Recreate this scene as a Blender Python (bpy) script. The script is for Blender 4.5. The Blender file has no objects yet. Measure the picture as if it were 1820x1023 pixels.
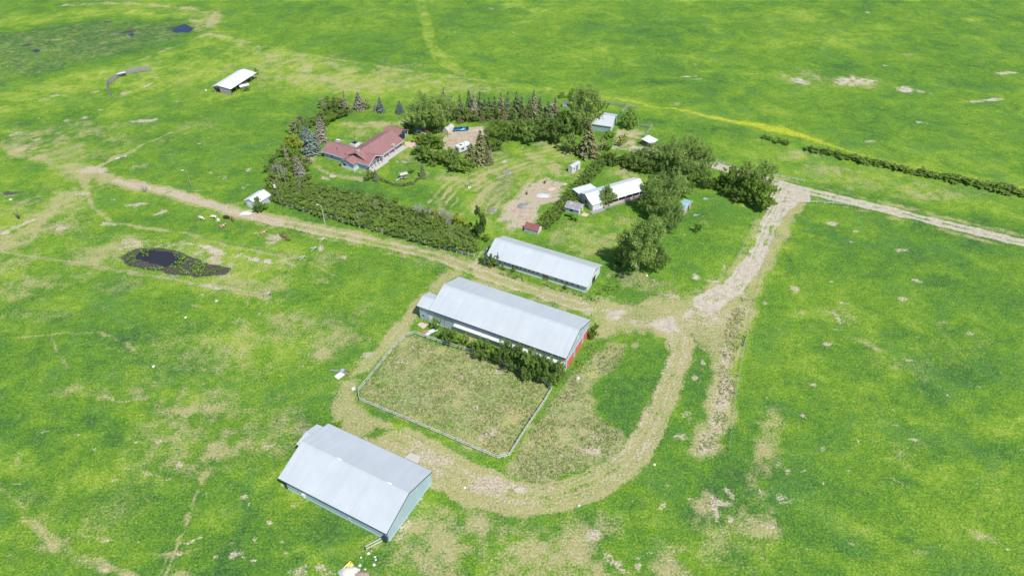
import bpy, bmesh, math, random
import numpy as np
from mathutils import Vector, Matrix
PI = math.pi
R = math.radians
sc = bpy.context.scene

# ---------------------------------------------------------------- camera
CAM_H, PITCH, FPX = 115.0, R(39.13), 1213.0
cd = bpy.data.cameras.new("camera")
cam = bpy.data.objects.new("camera", cd)
sc.collection.objects.link(cam)
cam.location = (0, 0, CAM_H)
cam.rotation_euler = (PI / 2 - PITCH, 0, 0)
cd.sensor_width = 36
cd.lens = 36 * FPX / 1820
cd.clip_start = 1
cd.clip_end = 20000
sc.camera = cam
# ---------------------------------------------------------------- sky, sun, exposure
SUN_EL, SUN_AZ = R(55), R(-54)          # azimuth of the sun, counter-clockwise from +X
w = bpy.data.worlds.new("World")
sc.world = w
w.use_nodes = True
nt = w.node_tree
sky = nt.nodes.new("ShaderNodeTexSky")
sky.sky_type = 'NISHITA'
sky.sun_disc = False
sky.sun_elevation = SUN_EL
sky.sun_rotation = PI / 2 - SUN_AZ
sky.altitude = 1000
bg = nt.nodes["Background"]
bg.inputs[1].default_value = 0.13
nt.links.new(sky.outputs[0], bg.inputs[0])
sl = bpy.data.lights.new("sun", 'SUN')
sl.energy = 4.4
sl.angle = R(0.5)
sl.color = (1.0, 0.965, 0.9)
so = bpy.data.objects.new("sun", sl)
sc.collection.objects.link(so)
sd = Vector((math.cos(SUN_EL) * math.cos(SUN_AZ), math.cos(SUN_EL) * math.sin(SUN_AZ), math.sin(SUN_EL)))
so.rotation_euler = sd.to_track_quat('Z', 'Y').to_euler()
so.location = (60, -60, 200)
sc.view_settings.view_transform = 'Standard'
sc.view_settings.look = 'None'
sc.view_settings.exposure = 0.3
sc.view_settings.gamma = 1
sc.cycles.max_bounces = 6
sc.cycles.transparent_max_bounces = 8

# ---------------------------------------------------------------- survey: photo point -> metres on the ground
CF = np.array([0, math.cos(PITCH), -math.sin(PITCH)])
CU = np.array([0, math.sin(PITCH), math.cos(PITCH)])
def G(x, y, z=0.0):
    d = CF + np.array([1., 0, 0]) * ((x - 910) / FPX) - CU * ((y - 511.5) / FPX)
    t = (z - CAM_H) / d[2]
    return Vector((float(d[0] * t), float(d[1] * t), z))
def dist(x, y):
    p = G(x, y); return math.sqrt(p.x ** 2 + p.y ** 2 + CAM_H ** 2)
def proj(p):
    d = np.array([p[0], p[1], p[2] - CAM_H]); z = d @ CF
    return 910 + FPX * d[0] / z, 511.5 - FPX * (d @ CU) / z
def height(x, y, ty):
    g = G(x, y); lo, hi = 0., 40.
    for _ in range(40):
        m = (lo + hi) / 2
        if proj((g.x, g.y, m))[1] > ty: lo = m
        else: hi = m
    return lo

# ---------------------------------------------------------------- materials
MATS = {}
class NB:
    def __init__(s, name):
        s.m = bpy.data.materials.new(name); s.m.use_nodes = True
        s.t = s.m.node_tree; s.b = s.t.nodes["Principled BSDF"]; s.out = s.t.nodes["Material Output"]
    def n(s, ty, **kw):
        o = s.t.nodes.new(ty)
        for k, v in kw.items(): setattr(o, k, v)
        return o
    def l(s, a, b): s.t.links.new(a, b)
    def put(s, sock, v):
        if hasattr(v, 'is_output') or isinstance(v, bpy.types.NodeSocket): s.l(v, sock)
        else: sock.default_value = v
    def math(s, op, a, b=0.0, c=None, clamp=False):
        o = s.n("ShaderNodeMath", operation=op, use_clamp=clamp)
        s.put(o.inputs[0], a); s.put(o.inputs[1], b)
        if c is not None: s.put(o.inputs[2], c)
        return o.outputs[0]
    def noise(s, scale, detail=3, rough=0.55, vec=None, dist=0.0):
        o = s.n("ShaderNodeTexNoise"); o.inputs['Scale'].default_value = scale
        o.inputs['Detail'].default_value = detail; o.inputs['Roughness'].default_value = rough
        o.inputs['Distortion'].default_value = dist
        if vec is not None: s.l(vec, o.inputs['Vector'])
        return o.outputs[0]
    def mix(s, f, a, b, mode='MIX'):
        o = s.n("ShaderNodeMix", data_type='RGBA', blend_type=mode)
        s.put(o.inputs[0], f); s.put(o.inputs[6], a); s.put(o.inputs[7], b)
        return o.outputs[2]
    def mr(s, v, a, b, c=0., d=1., smooth=True):
        o = s.n("ShaderNodeMapRange")
        if smooth: o.interpolation_type = 'SMOOTHSTEP'
        s.put(o.inputs[0], v)
        for i, q in enumerate((a, b, c, d)): s.put(o.inputs[1 + i], q)
        return o.outputs[0]
    def bump(s, h, strength, distance):
        o = s.n("ShaderNodeBump"); o.inputs['Strength'].default_value = strength
        o.inputs['Distance'].default_value = distance; s.l(h, o.inputs['Height'])
        s.l(o.outputs[0], s.b.inputs['Normal'])
C3 = lambda c: (c[0], c[1], c[2], 1)
def mat(name, col, rough=0.7, metal=0.0, var=0.15, scale=1.5, dirt=None, dirt_amt=0.0, stripes=None, stripe_axis=0, bump=0.0):
    """painted / natural surface with mottling, optional dirt blotches and sheet seams along one local axis"""
    if name in MATS: return MATS[name]
    b = NB(name)
    tc = b.n("ShaderNodeTexCoord").outputs['Object']
    n1 = b.noise(scale, 5, 0.6, tc)
    v = b.mr(n1, 0.3, 0.7, 1 - var, 1 + var, False)
    c = b.mix(1.0, C3(col), v, 'MULTIPLY')
    if stripes and stripe_axis == 0:
        mp = b.n("ShaderNodeMapping"); mp.inputs['Scale'].default_value = (2.2, .12, .12); b.l(tc, mp.inputs[0])
        c = b.mix(1.0, c, b.mr(b.noise(1.0, 4, .65, mp.outputs[0]), .35, .65, .965, 1.025, False), 'MULTIPLY')
    if dirt:
        n2 = b.noise(scale * 0.35, 6, 0.7, tc, 0.4)
        c = b.mix(b.mr(n2, 0.62 - dirt_amt * 0.4, 0.75, 0, min(1, dirt_amt + .4)), c, C3(dirt))
    if stripes:
        sx = b.n("ShaderNodeSeparateXYZ"); b.l(tc, sx.inputs[0])
        q = b.math('FRACT', b.math('MULTIPLY', sx.outputs[stripe_axis], 1.0 / stripes))
        e = b.math('ABSOLUTE', b.math('SUBTRACT', q, 0.5))
        seam = b.mr(e, 0.43, 0.5, 0, 1)
        c = b.mix(b.math('MULTIPLY', seam, 0.08), c, C3([k * 0.45 for k in col]))
        cell = b.math('FLOOR', b.math('MULTIPLY', sx.outputs[stripe_axis], 1.0 / stripes))
        wn = b.n("ShaderNodeTexWhiteNoise", noise_dimensions='1D'); b.l(cell, wn.inputs['W'])
        c = b.mix(1.0, c, b.mr(wn.outputs[0], 0, 1, 0.985, 1.015, False), 'MULTIPLY')
        b.bump(seam, 0.15, 0.03)
    elif bump:
        b.bump(n1, bump, 0.05)
    b.l(c, b.b.inputs['Base Color'])
    b.b.inputs['Roughness'].default_value = rough
    b.b.inputs['Metallic'].default_value = metal
    MATS[name] = b.m
    return b.m
mat("roof_steel", (0.44, 0.475, 0.495), 0.5, 0.0, 0.05, 0.25, (0.36, 0.40, 0.43), 0.12, 0.95, 0)
mat("roof_steel_far", (0.45, 0.485, 0.505), 0.5, 0.0, 0.04, 0.25, (0.37, 0.41, 0.43), 0.08, 0.95, 0)
mat("roof_white", (0.60, 0.64, 0.68), 0.5, 0.0, 0.05, 0.5, (0.42, 0.45, 0.48), 0.15, 0.9, 0)
mat("wall_steel", (0.34, 0.44, 0.46), 0.55, 0.1, 0.10, 0.8, (0.28, 0.30, 0.26), 0.2, 0.6, 0)
mat("wall_grey", (0.42, 0.48, 0.53), 0.6, 0.1, 0.10, 0.8, (0.3, 0.3, 0.27), 0.2, 0.6, 0)
mat("wall_pale", (0.36, 0.47, 0.53), 0.55, 0.1, 0.06, 0.5, (0.4, 0.45, 0.44), 0.1, 0.9, 1)
mat("white_paint", (0.60, 0.61, 0.60), 0.55, 0, 0.07, 2, (0.45, 0.42, 0.36), 0.12)
mat("white_fence", (0.58, 0.575, 0.56), 0.7, 0, 0.25, 3, (0.35, 0.33, 0.28), 0.3)
mat("grey_wood", (0.26, 0.25, 0.25), 0.9, 0, 0.25, 3, (0.36, 0.33, 0.30), 0.3)
mat("dark_wood", (0.10, 0.085, 0.07), 0.9, 0, 0.25, 3)
mat("brown_wood", (0.24, 0.18, 0.13), 0.9, 0, 0.25, 3)
mat("red_door", (0.60, 0.115, 0.10), 0.6, 0, 0.12, 1.5, (0.55, 0.16, 0.13), 0.25)
mat("shingle", (0.255, 0.128, 0.125), 0.92, 0, 0.13, 1.2, (0.31, 0.16, 0.155), 0.35, bump=0.3)
mat("shingle_red", (0.23, 0.08, 0.075), 0.9, 0, 0.2, 2.0, (0.36, 0.14, 0.11), 0.35, bump=0.3)
mat("shingle_grey", (0.25, 0.23, 0.26), 0.9, 0, 0.2, 2.0, (0.62, 0.58, 0.56), 0.4, bump=0.3)
mat("siding_blue", (0.29, 0.42, 0.54), 0.7, 0, 0.06, 1.5, None, 0, 0.2, 2)
mat("siding_tan", (0.42, 0.38, 0.32), 0.75, 0, 0.08, 1.5, None, 0, 0.2, 2)
mat("trim_white", (0.58, 0.59, 0.61), 0.5, 0, 0.03, 1)
mat("roof_teal", (0.30, 0.48, 0.55), 0.5, 0.1, 0.08, 1, (0.5, 0.6, 0.62), 0.3, 0.7, 0)
mat("wall_pink", (0.46, 0.32, 0.28), 0.8, 0, 0.2, 2)
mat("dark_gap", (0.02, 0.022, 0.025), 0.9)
mat("black_metal", (0.03, 0.04, 0.055), 0.5, 0.2)
mat("concrete", (0.46, 0.43, 0.39), 0.9, 0, 0.12, 1.2, (0.34, 0.3, 0.26), 0.25, bump=0.3)
mat("concrete_pale", (0.44, 0.42, 0.39), 0.9, 0, 0.08, 1.2, (0.5, 0.47, 0.42), 0.2, bump=0.3)
mat("concrete_pink", (0.52, 0.40, 0.34), 0.9, 0, 0.12, 1.2, (0.42, 0.3, 0.24), 0.25, bump=0.3)
mat("steel_pole", (0.42, 0.42, 0.40), 0.5, 0.5, 0.1)
mat("pole_wood", (0.20, 0.16, 0.12), 0.9, 0, 0.2)
mat("rust_brown", (0.16, 0.06, 0.03), 0.8, 0, 0.25, 2)
mat("yellow_plastic", (0.62, 0.55, 0.10), 0.5, 0, 0.1)
mat("rock_pale", (0.55, 0.52, 0.47), 0.9, 0, 0.15, 2, bump=0.5)
mat("soil_pile", (0.30, 0.22, 0.17), 0.95, 0, 0.25, 2, bump=0.6)
mat("ash", (0.20, 0.19, 0.20), 0.95, 0, 0.35, 3, (0.5, 0.5, 0.52), 0.4, bump=0.6)
mat("ash_white", (0.48, 0.50, 0.52), 0.95, 0, 0.15, 3, (0.45, 0.5, 0.52), 0.25, bump=0.4)
mat("car_blue", (0.015, 0.24, 0.60), 0.25, 0.1, 0.03)
mat("car_red", (0.30, 0.04, 0.05), 0.35, 0.1, 0.03)
mat("glass_dark", (0.02, 0.03, 0.045), 0.08, 0, 0.0)
mat("rubber", (0.02, 0.02, 0.02), 0.9)
mat("galvanized", (0.45, 0.47, 0.50), 0.4, 0.6, 0.15)
mat("bark", (0.14, 0.11, 0.085), 0.95, 0, 0.3, 4)
mat("bark_pale", (0.33, 0.30, 0.26), 0.95, 0, 0.25, 4)
mat("dead_branch", (0.40, 0.37, 0.33), 0.95, 0, 0.25, 4)
mat("cow_brown", (0.19, 0.085, 0.042), 0.8, 0, 0.2, 2)
mat("cow_dark", (0.025, 0.022, 0.025), 0.7, 0, 0.2, 2)
mat("cow_cream", (0.62, 0.56, 0.47), 0.8, 0, 0.15, 2)
mat("cow_pied", (0.28, 0.09, 0.035), 0.8, 0, 0.1, 2, (0.66, 0.62, 0.56), 0.7)
mat("cow_pied_dark", (0.03, 0.027, 0.03), 0.8, 0, 0.1, 2, (0.72, 0.68, 0.62), 0.2)

def leafmat(name, dark, light, trans=0.25, hue=0.5):
    b = NB(name)
    at = b.n("ShaderNodeAttribute", attribute_name="tint")
    oi = b.n("ShaderNodeObjectInfo")
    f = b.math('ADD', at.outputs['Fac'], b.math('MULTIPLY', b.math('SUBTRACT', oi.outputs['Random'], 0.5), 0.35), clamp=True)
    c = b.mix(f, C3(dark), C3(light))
    b.l(c, b.b.inputs['Base Color']); b.b.inputs['Roughness'].default_value = 0.65
    b.b.inputs['Specular IOR Level'].default_value = 0.25
    tr = b.n("ShaderNodeBsdfTranslucent"); b.l(b.mix(0.4, c, (0.3, 0.4, 0.03, 1)), tr.inputs[0])
    mx = b.n("ShaderNodeMixShader"); mx.inputs[0].default_value = trans
    b.l(b.b.outputs[0], mx.inputs[1]); b.l(tr.outputs[0], mx.inputs[2]); b.l(mx.outputs[0], b.out.inputs[0])
    MATS[name] = b.m
leafmat("leaf_cottonwood", (.10, .19, .04), (.43, .57, .16), .44)
leafmat("leaf_green", (.07, .155, .025), (.32, .47, .08), .42)
leafmat("leaf_dark", (.065, .14, .03), (.28, .41, .09), .42)
leafmat("leaf_caragana", (.11, .20, .04), (.37, .49, .13), .45)
leafmat("leaf_brown", (0.15, 0.15, 0.07), (0.42, 0.4, 0.22), 0.3)
leafmat("leaf_lime", (0.18, 0.26, 0.02), (0.56, 0.6, 0.08), 0.4)
leafmat("leaf_bright", (0.11, 0.23, 0.02), (0.32, 0.52, 0.06), 0.4)
leafmat("needle_green", (.055, .095, .035), (.28, .36, .15), .2)
leafmat("needle_olive", (0.075, 0.1, 0.035), (0.38, 0.38, 0.17), 0.18)
leafmat("needle_blue", (.045, .085, .065), (.27, .34, .28), .15)
leafmat("needle_grey", (0.14, 0.14, 0.1), (0.5, 0.48, 0.37), 0.15)
leafmat("needle_dead", (.12, .13, .06), (.40, .41, .24), .18)
leafmat("weed_straw", (0.26, 0.24, 0.11), (0.6, 0.52, 0.31), 0.2)
leafmat("weed_green", (0.1, 0.2, 0.03), (0.3, 0.42, 0.1), 0.25)
leafmat("weed_sage", (.26, .27, .17), (.50, .48, .36), .3)

# ---------------------------------------------------------------- object helpers
COL = sc.collection
def tag(o, label, cat, group=None):
    o['label'] = label; o['category'] = cat
    if group: o['group'] = group
    return o
def thing(name, label, cat, loc=(0, 0, 0), rz=0.0, group=None):
    o = bpy.data.objects.new(name, None); COL.objects.link(o)
    o.location = loc; o.rotation_euler = (0, 0, rz); o.empty_display_size = 0.5
    return tag(o, label, cat, group)
def obj(name, bm, m, parent=None, smooth=False):
    me = bpy.data.meshes.new(name); bm.to_mesh(me); bm.free()
    if isinstance(m, str): m = MATS[m]
    me.materials.append(m)
    if smooth:
        for p in me.polygons: p.use_smooth = True
    o = bpy.data.objects.new(name, me); COL.objects.link(o)
    if parent: o.parent = parent
    return o
def BM(): return bmesh.new()
def box(bm, x0, x1, y0, y1, z0, z1, M=None):
    v = [bm.verts.new(p) for p in ((x0, y0, z0), (x1, y0, z0), (x1, y1, z0), (x0, y1, z0), (x0, y0, z1), (x1, y0, z1), (x1, y1, z1), (x0, y1, z1))]
    if M is not None:
        for a in v: a.co = M @ a.co
    for f in ((0, 3, 2, 1), (4, 5, 6, 7), (0, 1, 5, 4), (1, 2, 6, 5), (2, 3, 7, 6), (3, 0, 4, 7)): bm.faces.new([v[i] for i in f])
    return bm
def tube(bm, pts, rad, seg=6, cap=True):
    pts = [Vector(p) for p in pts]; rings = []
    if not isinstance(rad, (list, tuple)): rad = [rad] * len(pts)
    for i, p in enumerate(pts):
        d = (pts[min(i + 1, len(pts) - 1)] - pts[max(i - 1, 0)])
        if d.length < 1e-6: d = Vector((0, 0, 1))
        q = d.to_track_quat('Z', 'Y')
        rings.append([bm.verts.new(p + q @ Vector((rad[i] * math.cos(2 * PI * k / seg), rad[i] * math.sin(2 * PI * k / seg), 0))) for k in range(seg)])
    for a, b in zip(rings, rings[1:]):
        for k in range(seg): bm.faces.new((a[k], a[(k + 1) % seg], b[(k + 1) % seg], b[k]))
    if cap:
        bm.faces.new(rings[0][::-1]); bm.faces.new(rings[-1])
    return bm
def prism(bm, poly, z0, z1):
    a = [bm.verts.new((x, y, z0)) for x, y in poly]; b = [bm.verts.new((x, y, z1)) for x, y in poly]
    n = len(poly)
    bm.faces.new(a[::-1]); bm.faces.new(b)
    for i in range(n): bm.faces.new((a[i], a[(i + 1) % n], b[(i + 1) % n], b[i]))
    return bm
def extr(bm, prof, x0, x1, axis=0):
    """profile in the (y,z) plane swept along x (axis 0) or (x,z) swept along y (axis 1)"""
    f = (lambda t, p: (t, p[0], p[1])) if axis == 0 else (lambda t, p: (p[0], t, p[1]))
    a = [bm.verts.new(f(x0, p)) for p in prof]; b = [bm.verts.new(f(x1, p)) for p in prof]
    n = len(prof)
    bm.faces.new(a); bm.faces.new(b[::-1])
    for i in range(n): bm.faces.new((a[(i + 1) % n], a[i], b[i], b[(i + 1) % n]))
    return bm
def fixn(bm):
    bmesh.ops.recalc_face_normals(bm, faces=bm.faces); return bm
def copy_tree(o, loc=None, rz=None, scale=None, label=None, group=None):
    c = o.copy(); COL.objects.link(c)
    if loc is not None: c.location = loc
    if rz is not None: c.rotation_euler = (0, 0, rz)
    if scale is not None: c.scale = scale
    if label: c['label'] = label
    if group: c['group'] = group
    for ch in list(o.children):
        d = ch.copy(); COL.objects.link(d); d.parent = c
        for g in list(ch.children):
            e = g.copy(); COL.objects.link(e); e.parent = d
    return c

# ================================================================ GROUND
rng = np.random.default_rng(7)
def vnoise(x, y, s, seed):
    r = np.random.default_rng(seed); T = r.random((256, 256)).astype(np.float32)
    u = x / s + 1000; v = y / s + 1000
    i = np.floor(u).astype(int); j = np.floor(v).astype(int)
    fu = u - i; fv = v - j; fu = fu * fu * (3 - 2 * fu); fv = fv * fv * (3 - 2 * fv)
    a = T[i & 255, j & 255]; b = T[(i + 1) & 255, j & 255]; c = T[i & 255, (j + 1) & 255]; d = T[(i + 1) & 255, (j + 1) & 255]
    return (a * (1 - fu) + b * fu) * (1 - fv) + (c * (1 - fu) + d * fu) * fv
def fbm(x, y, s, seed, o=3):
    t = 0; a = 1; n = 0
    for k in range(o):
        t = t + a * vnoise(x, y, s / 2 ** k, seed + k); n += a; a *= .55
    return t / n
def axis(lo, hi, step_fn, far):
    v = [lo]
    while v[-1] < hi: v.append(v[-1] + step_fn(v[-1]))
    a = v[0]; s = 4.0; pre = []
    while a > -far: a -= s; s *= 1.6; pre.append(a)
    a = v[-1]; s = 4.0; post = []
    while a < far: a += s; s *= 1.6; post.append(a)
    return np.array(pre[::-1] + v + post, dtype=np.float64)
XS = axis(-300, 300, lambda x: 0.5 if abs(x) < 150 else 0.7, 6000)
YS = axis(52, 420, lambda y: 0.3 + 0.0022 * (y - 50), 6000)
GX, GY = np.meshgrid(XS, YS)
WX = GX + (fbm(GX, GY, 7, 11) - .5) * 5; WY = GY + (fbm(GX, GY, 7, 31) - .5) * 5
WX2 = GX + (fbm(GX, GY, 2.2, 41, 2) - .5) * 1.2; WY2 = GY + (fbm(GX, GY, 2.2, 51, 2) - .5) * 1.2
CH = {k: np.zeros_like(GX) for k in ('bare', 'gravel', 'straw', 'deep', 'lime', 'flower', 'mud', 'scrub')}
def region(x0, x1, y0, y1):
    i0, i1 = np.searchsorted(XS, [x0, x1]); j0, j1 = np.searchsorted(YS, [y0, y1])
    return slice(j0, j1 + 1), slice(i0, i1 + 1)
def ss(a, b, x):
    t = np.clip((x - a) / (b - a), 0, 1); return t * t * (3 - 2 * t)
def put(ch, sl, v, mode='max'):
    A = CH[ch]
    if mode == 'max': A[sl] = np.maximum(A[sl], v)
    elif mode == 'sub': A[sl] = A[sl] * (1 - v)
    else: A[sl] = np.clip(A[sl] + v, 0, 1.3)
def stroke(ch, pts, wd, val=1.0, soft=1.0, warp=1, mode='max', raw=False):
    P = [(p if raw else tuple(G(*p))[:2]) for p in pts]
    if isinstance(wd, (int, float)): wd = [wd] * len(P)
    for (a, b, wa, wb) in zip(P, P[1:], wd, wd[1:]):
        m = max(wa, wb) / 2 + soft + 4
        sl = region(min(a[0], b[0]) - m, max(a[0], b[0]) + m, min(a[1], b[1]) - m, max(a[1], b[1]) + m)
        X, Y = ((GX, GY), (WX2, WY2), (WX, WY))[warp]; X = X[sl]; Y = Y[sl]
        dx, dy = b[0] - a[0], b[1] - a[1]; L = dx * dx + dy * dy + 1e-9
        t = np.clip(((X - a[0]) * dx + (Y - a[1]) * dy) / L, 0, 1)
        d = np.hypot(X - a[0] - t * dx, Y - a[1] - t * dy)
        hw = (wa + (wb - wa) * t) / 2
        put(ch, sl, val * (1 - ss(-soft, soft, d - hw)), mode)
def offs(pts, d):
    """polyline shifted sideways by d metres (world)"""
    P = [G(*p) for p in pts]; out = []
    for i, p in enumerate(P):
        t = (P[min(i + 1, len(P) - 1)] - P[max(i - 1, 0)]).normalized()
        out.append((p.x - t.y * d, p.y + t.x * d))
    return out
def blob(ch, x, y, rx, ry, val=1.0, soft=0.4, warp=2, mode='max', rot=0.0):
    c = G(x, y); k = dist(x, y) / FPX
    a = max(rx * k, .3); b = max(abs(G(x, y - ry).y - G(x, y + ry).y) / 2, .3)
    m = max(a, b) * (1 + soft) + 4
    sl = region(c.x - m, c.x + m, c.y - m, c.y + m)
    X, Y = ((GX, GY), (WX2, WY2), (WX, WY))[warp]; X = X[sl] - c.x; Y = Y[sl] - c.y
    cr, sr = math.cos(rot), math.sin(rot)
    d = np.hypot((X * cr + Y * sr) / a, (-X * sr + Y * cr) / b)
    put(ch, sl, val * (1 - ss(1 - soft, 1 + soft, d)), mode)
def poly(ch, pts, val=1.0, soft=2.0, warp=2, mode='max'):
    P = [G(*p) for p in pts]
    m = soft + 4
    sl = region(min(p.x for p in P) - m, max(p.x for p in P) + m, min(p.y for p in P) - m, max(p.y for p in P) + m)
    X, Y = ((GX, GY), (WX2, WY2), (WX, WY))[warp]; X = X[sl]; Y = Y[sl]
    ins = np.zeros(X.shape, bool); dm = np.full(X.shape, 1e9)
    for a, b in zip(P, P[1:] + P[:1]):
        dx, dy = b.x - a.x, b.y - a.y
        t = np.clip(((X - a.x) * dx + (Y - a.y) * dy) / (dx * dx + dy * dy + 1e-9), 0, 1)
        dm = np.minimum(dm, np.hypot(X - a.x - t * dx, Y - a.y - t * dy))
        c = ((a.y > Y) != (b.y > Y)) & (X < (b.x - a.x) * (Y - a.y) / (b.y - a.y + 1e-12) + a.x)
        ins ^= c
    sd_ = np.where(ins, -dm, dm)
    put(ch, sl, val * (1 - ss(-soft, soft, sd_)), mode)

r2p = random.Random(12)
# ---- roads and wheel tracks
ROAD_E = [(1990, 470), (1820, 432), (1700, 403), (1560, 369), (1450, 343), (1400, 330), (1370, 323)]
stroke('gravel', ROAD_E, [4.6] * 6 + [5.5], 1, 0.7)
stroke('gravel', [(1372, 324), (1330, 310), (1290, 300), (1262, 290), (1225, 278), (1180, 268), (1130, 262)], [5.5, 4.5, 5, 5, 4, 4, 3], 0.9, 0.9)
ROAD_S = [(1398, 335), (1392, 352), (1372, 388), (1356, 428), (1337, 468), (1302, 512), (1255, 538)]
stroke('gravel', ROAD_S, [9, 8, 5, 4.6, 5, 6, 7], 1, 0.8)
poly('gravel', [(1372, 322), (1445, 342), (1440, 358), (1408, 366), (1385, 375), (1376, 350)], 1, 0.7)
stroke('gravel', [(1255, 538), (1215, 562), (1160, 575), (1120, 570), (1070, 555), (1030, 548)], [5, 3.5, 3, 3, 2, 1.5], 0.62, 1.6, 2)
stroke('straw', offs(ROAD_E, 4.0), 2.6, .5, 1.2, raw=True); stroke('straw', offs(ROAD_E, -4.0), 2.6, .5, 1.2, raw=True)
stroke('straw', [(1424, 360), (1405, 376), (1390, 410), (1370, 452), (1345, 500), (1322, 560)], 4.5, .8, 1.5)
stroke('straw', [(1350, 395), (1330, 435), (1308, 475), (1270, 505)], 3, .7, 1.2)
# yard between the barns
poly('straw', [(870, 480), (960, 505), (1050, 530), (1120, 540), (1200, 525), (1300, 490), (1335, 490), (1325, 560), (1300, 640), (1250, 620), (1180, 600), (1100, 590), (1050, 600), (1045, 560), (950, 530), (830, 488), (800, 480)], .85, 3)
poly('gravel', [(1130, 550), (1210, 545), (1255, 532), (1310, 520), (1300, 570), (1270, 600), (1200, 600), (1130, 585), (1060, 565), (1050, 552)], .40, 5)
blob('gravel', 1180, 580, 30, 10, .7, .8); blob('gravel', 1075, 556, 60, 6, .55, .8)
blob('bare', 1200, 527, 22, 6, .6); poly('bare', [(1060, 545), (1150, 555), (1215, 535), (1280, 505), (1318, 500), (1310, 560), (1285, 600), (1230, 605), (1150, 592), (1060, 570)], .55, 6); blob('bare', 1070, 530, 30, 6, .45, .8)
LOOP = [(1214, 570), (1210, 595), (1212, 630), (1198, 665), (1183, 700), (1170, 735), (1155, 771), (1128, 806), (1096, 838), (1060, 858), (1025, 872), (970, 887), (905, 884), (840, 862), (785, 832), (735, 800), (680, 775)]
stroke('straw', LOOP, [8, 6, 5, 5, 5.2, 5.6, 5.8, 6.2, 6.6, 7, 7.3, 7.2, 8, 9.5, 10, 9, 8], 1.1, 0.8)
for d_, v_ in ((-2.0, .85), (-1.1, .6), (0.2, .5), (1.1, .8), (2.2, .6)):
    stroke('bare', offs(LOOP, d_), 0.75, v_ * .75, .5, raw=True)
for d_ in (-1.6, -0.5, .65, 1.7): stroke('straw', offs(LOOP, d_), .5, .25, .4, raw=True, mode='sub')
for k in range(26):                                              # mown and driven streaks along the loop and the lane
    stroke(('straw', 'bare', 'straw', 'lime')[k % 4], offs(LOOP, r2p.uniform(-3.0, 3.0)), .32, (r2p.uniform(.12, .28) if k % 4 in (0, 3) else r2p.uniform(.45, .9)), .3, raw=True, mode='sub' if k % 4 == 0 else 'max')
for k in range(8): stroke(('gravel', 'bare')[k % 2], offs(ROAD_S, r2p.uniform(-2.2, 2.2)), .3, .6, .3, raw=True, mode='sub' if k % 2 == 0 else 'max')
stroke('straw', [(1200, 600), (1140, 590), (1050, 572)], 3, .7, 1.5)
stroke('straw', [(1185, 610), (1205, 650), (1212, 690)], 1.2, .7, .6)
blob('bare', 885, 862, 50, 14, .85, .6); blob('gravel', 925, 872, 14, 9, .9, .6); blob('bare', 770, 812, 50, 16, .6, .8)
stroke('straw', [(680, 775), (630, 750), (604, 722), (618, 688), (660, 640), (705, 592), (745, 545), (790, 495), (820, 470)], [9, 8, 6, 4.6, 4.6, 4.6, 4.6, 4.6, 4.6], .85, 1.6)
for d_ in (-1.1, 1.1):
    stroke('bare', offs([(612, 705), (650, 648), (700, 588), (742, 540)], d_), 0.6, .5, .5, raw=True)
TW = [(205, 322), (300, 341), (370, 362), (430, 380), (500, 396), (600, 417), (700, 438), (790, 460), (850, 484), (950, 518), (1040, 548)]
stroke('bare', TW[:5], [2.4, 3.4, 3.4, 3.2, 2.4], 1.0, 1.0); stroke('straw', offs(TW[:5], 0), .7, .7, .5, raw=True)
stroke('gravel', TW[:4], [1.6, 2, 2, 1.8], .3, 0.9)
stroke('straw', TW, [6, 6, 6, 6, 6.5, 7, 7, 7, 8, 7, 6], .9, 1.4)
for d_ in (-1.3, 1.3): stroke('bare', offs(TW[3:], d_), 0.9, .9, .5, raw=True)
for d_ in (0, 2.6, -2.6): stroke('straw', offs(TW[4:10], d_), .6, .35, .5, raw=True, mode='sub'); stroke('lime', offs(TW[4:10], d_), 0.8, .3, .5, raw=True)
for d_ in (-1.2, 1.2): stroke('bare', offs(ROAD_S, d_), .7, .8, .4, raw=True)
for d_ in (0,): stroke('gravel', offs(ROAD_E[1:], d_), .8, .55, .5, raw=True, mode='sub'); stroke('straw', offs(ROAD_E[1:], d_), .8, .7, .5, raw=True)
for k in range(14):
    stroke(('straw', 'bare', 'straw', 'lime')[k % 4], offs(TW[3:], r2p.uniform(-2.8, 2.8)), .34, r2p.uniform(.2, .6), .3, raw=True, mode='sub' if k % 4 == 0 else 'max')
blob('gravel', 440, 378, 11, 3.5, 1.3, .3)
stroke('bare', [(843, 470), (855, 450), (865, 440)], 1.6, .6, .8)
blob('bare', 845, 478, 14, 8, .5, .8)
# cattle junction at left
stroke('straw', [(-60, 235), (20, 262), (90, 290), (150, 310), (200, 322)], [5, 6, 7, 9, 7], .75, 3, 2)
stroke('straw', [(175, 300), (240, 265), (310, 235)], [2, 1.6, 1.2], .8, .8, 2)
stroke('straw', [(150, 310), (155, 345), (165, 370), (200, 395), (260, 405), (330, 415), (420, 440), (540, 462), (600, 490)], [5, 1.6, 1.3, 1.3, 1.3, 1.3, 1.3, 1.3, 1], .8, .8)
poly('straw', [(-60, 400), (30, 345), (120, 320), (170, 330), (160, 380), (120, 430), (60, 480), (-60, 520)], .55, 12)
poly('lime', [(-60, 300), (150, 300), (200, 330), (160, 400), (60, 500), (-100, 560)], .6, 16)
stroke('gravel', [(-30, 425), (10, 412), (60, 390)], [3, 3, 1.2], .8, 1)
blob('bare', 165, 305, 25, 8, .65, .7); blob('bare', 10, 348, 22, 5, .5); blob('mud', 20, 345, 18, 5, .6, .6); blob('bare', 60, 265, 30, 5, .5, .8)
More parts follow.
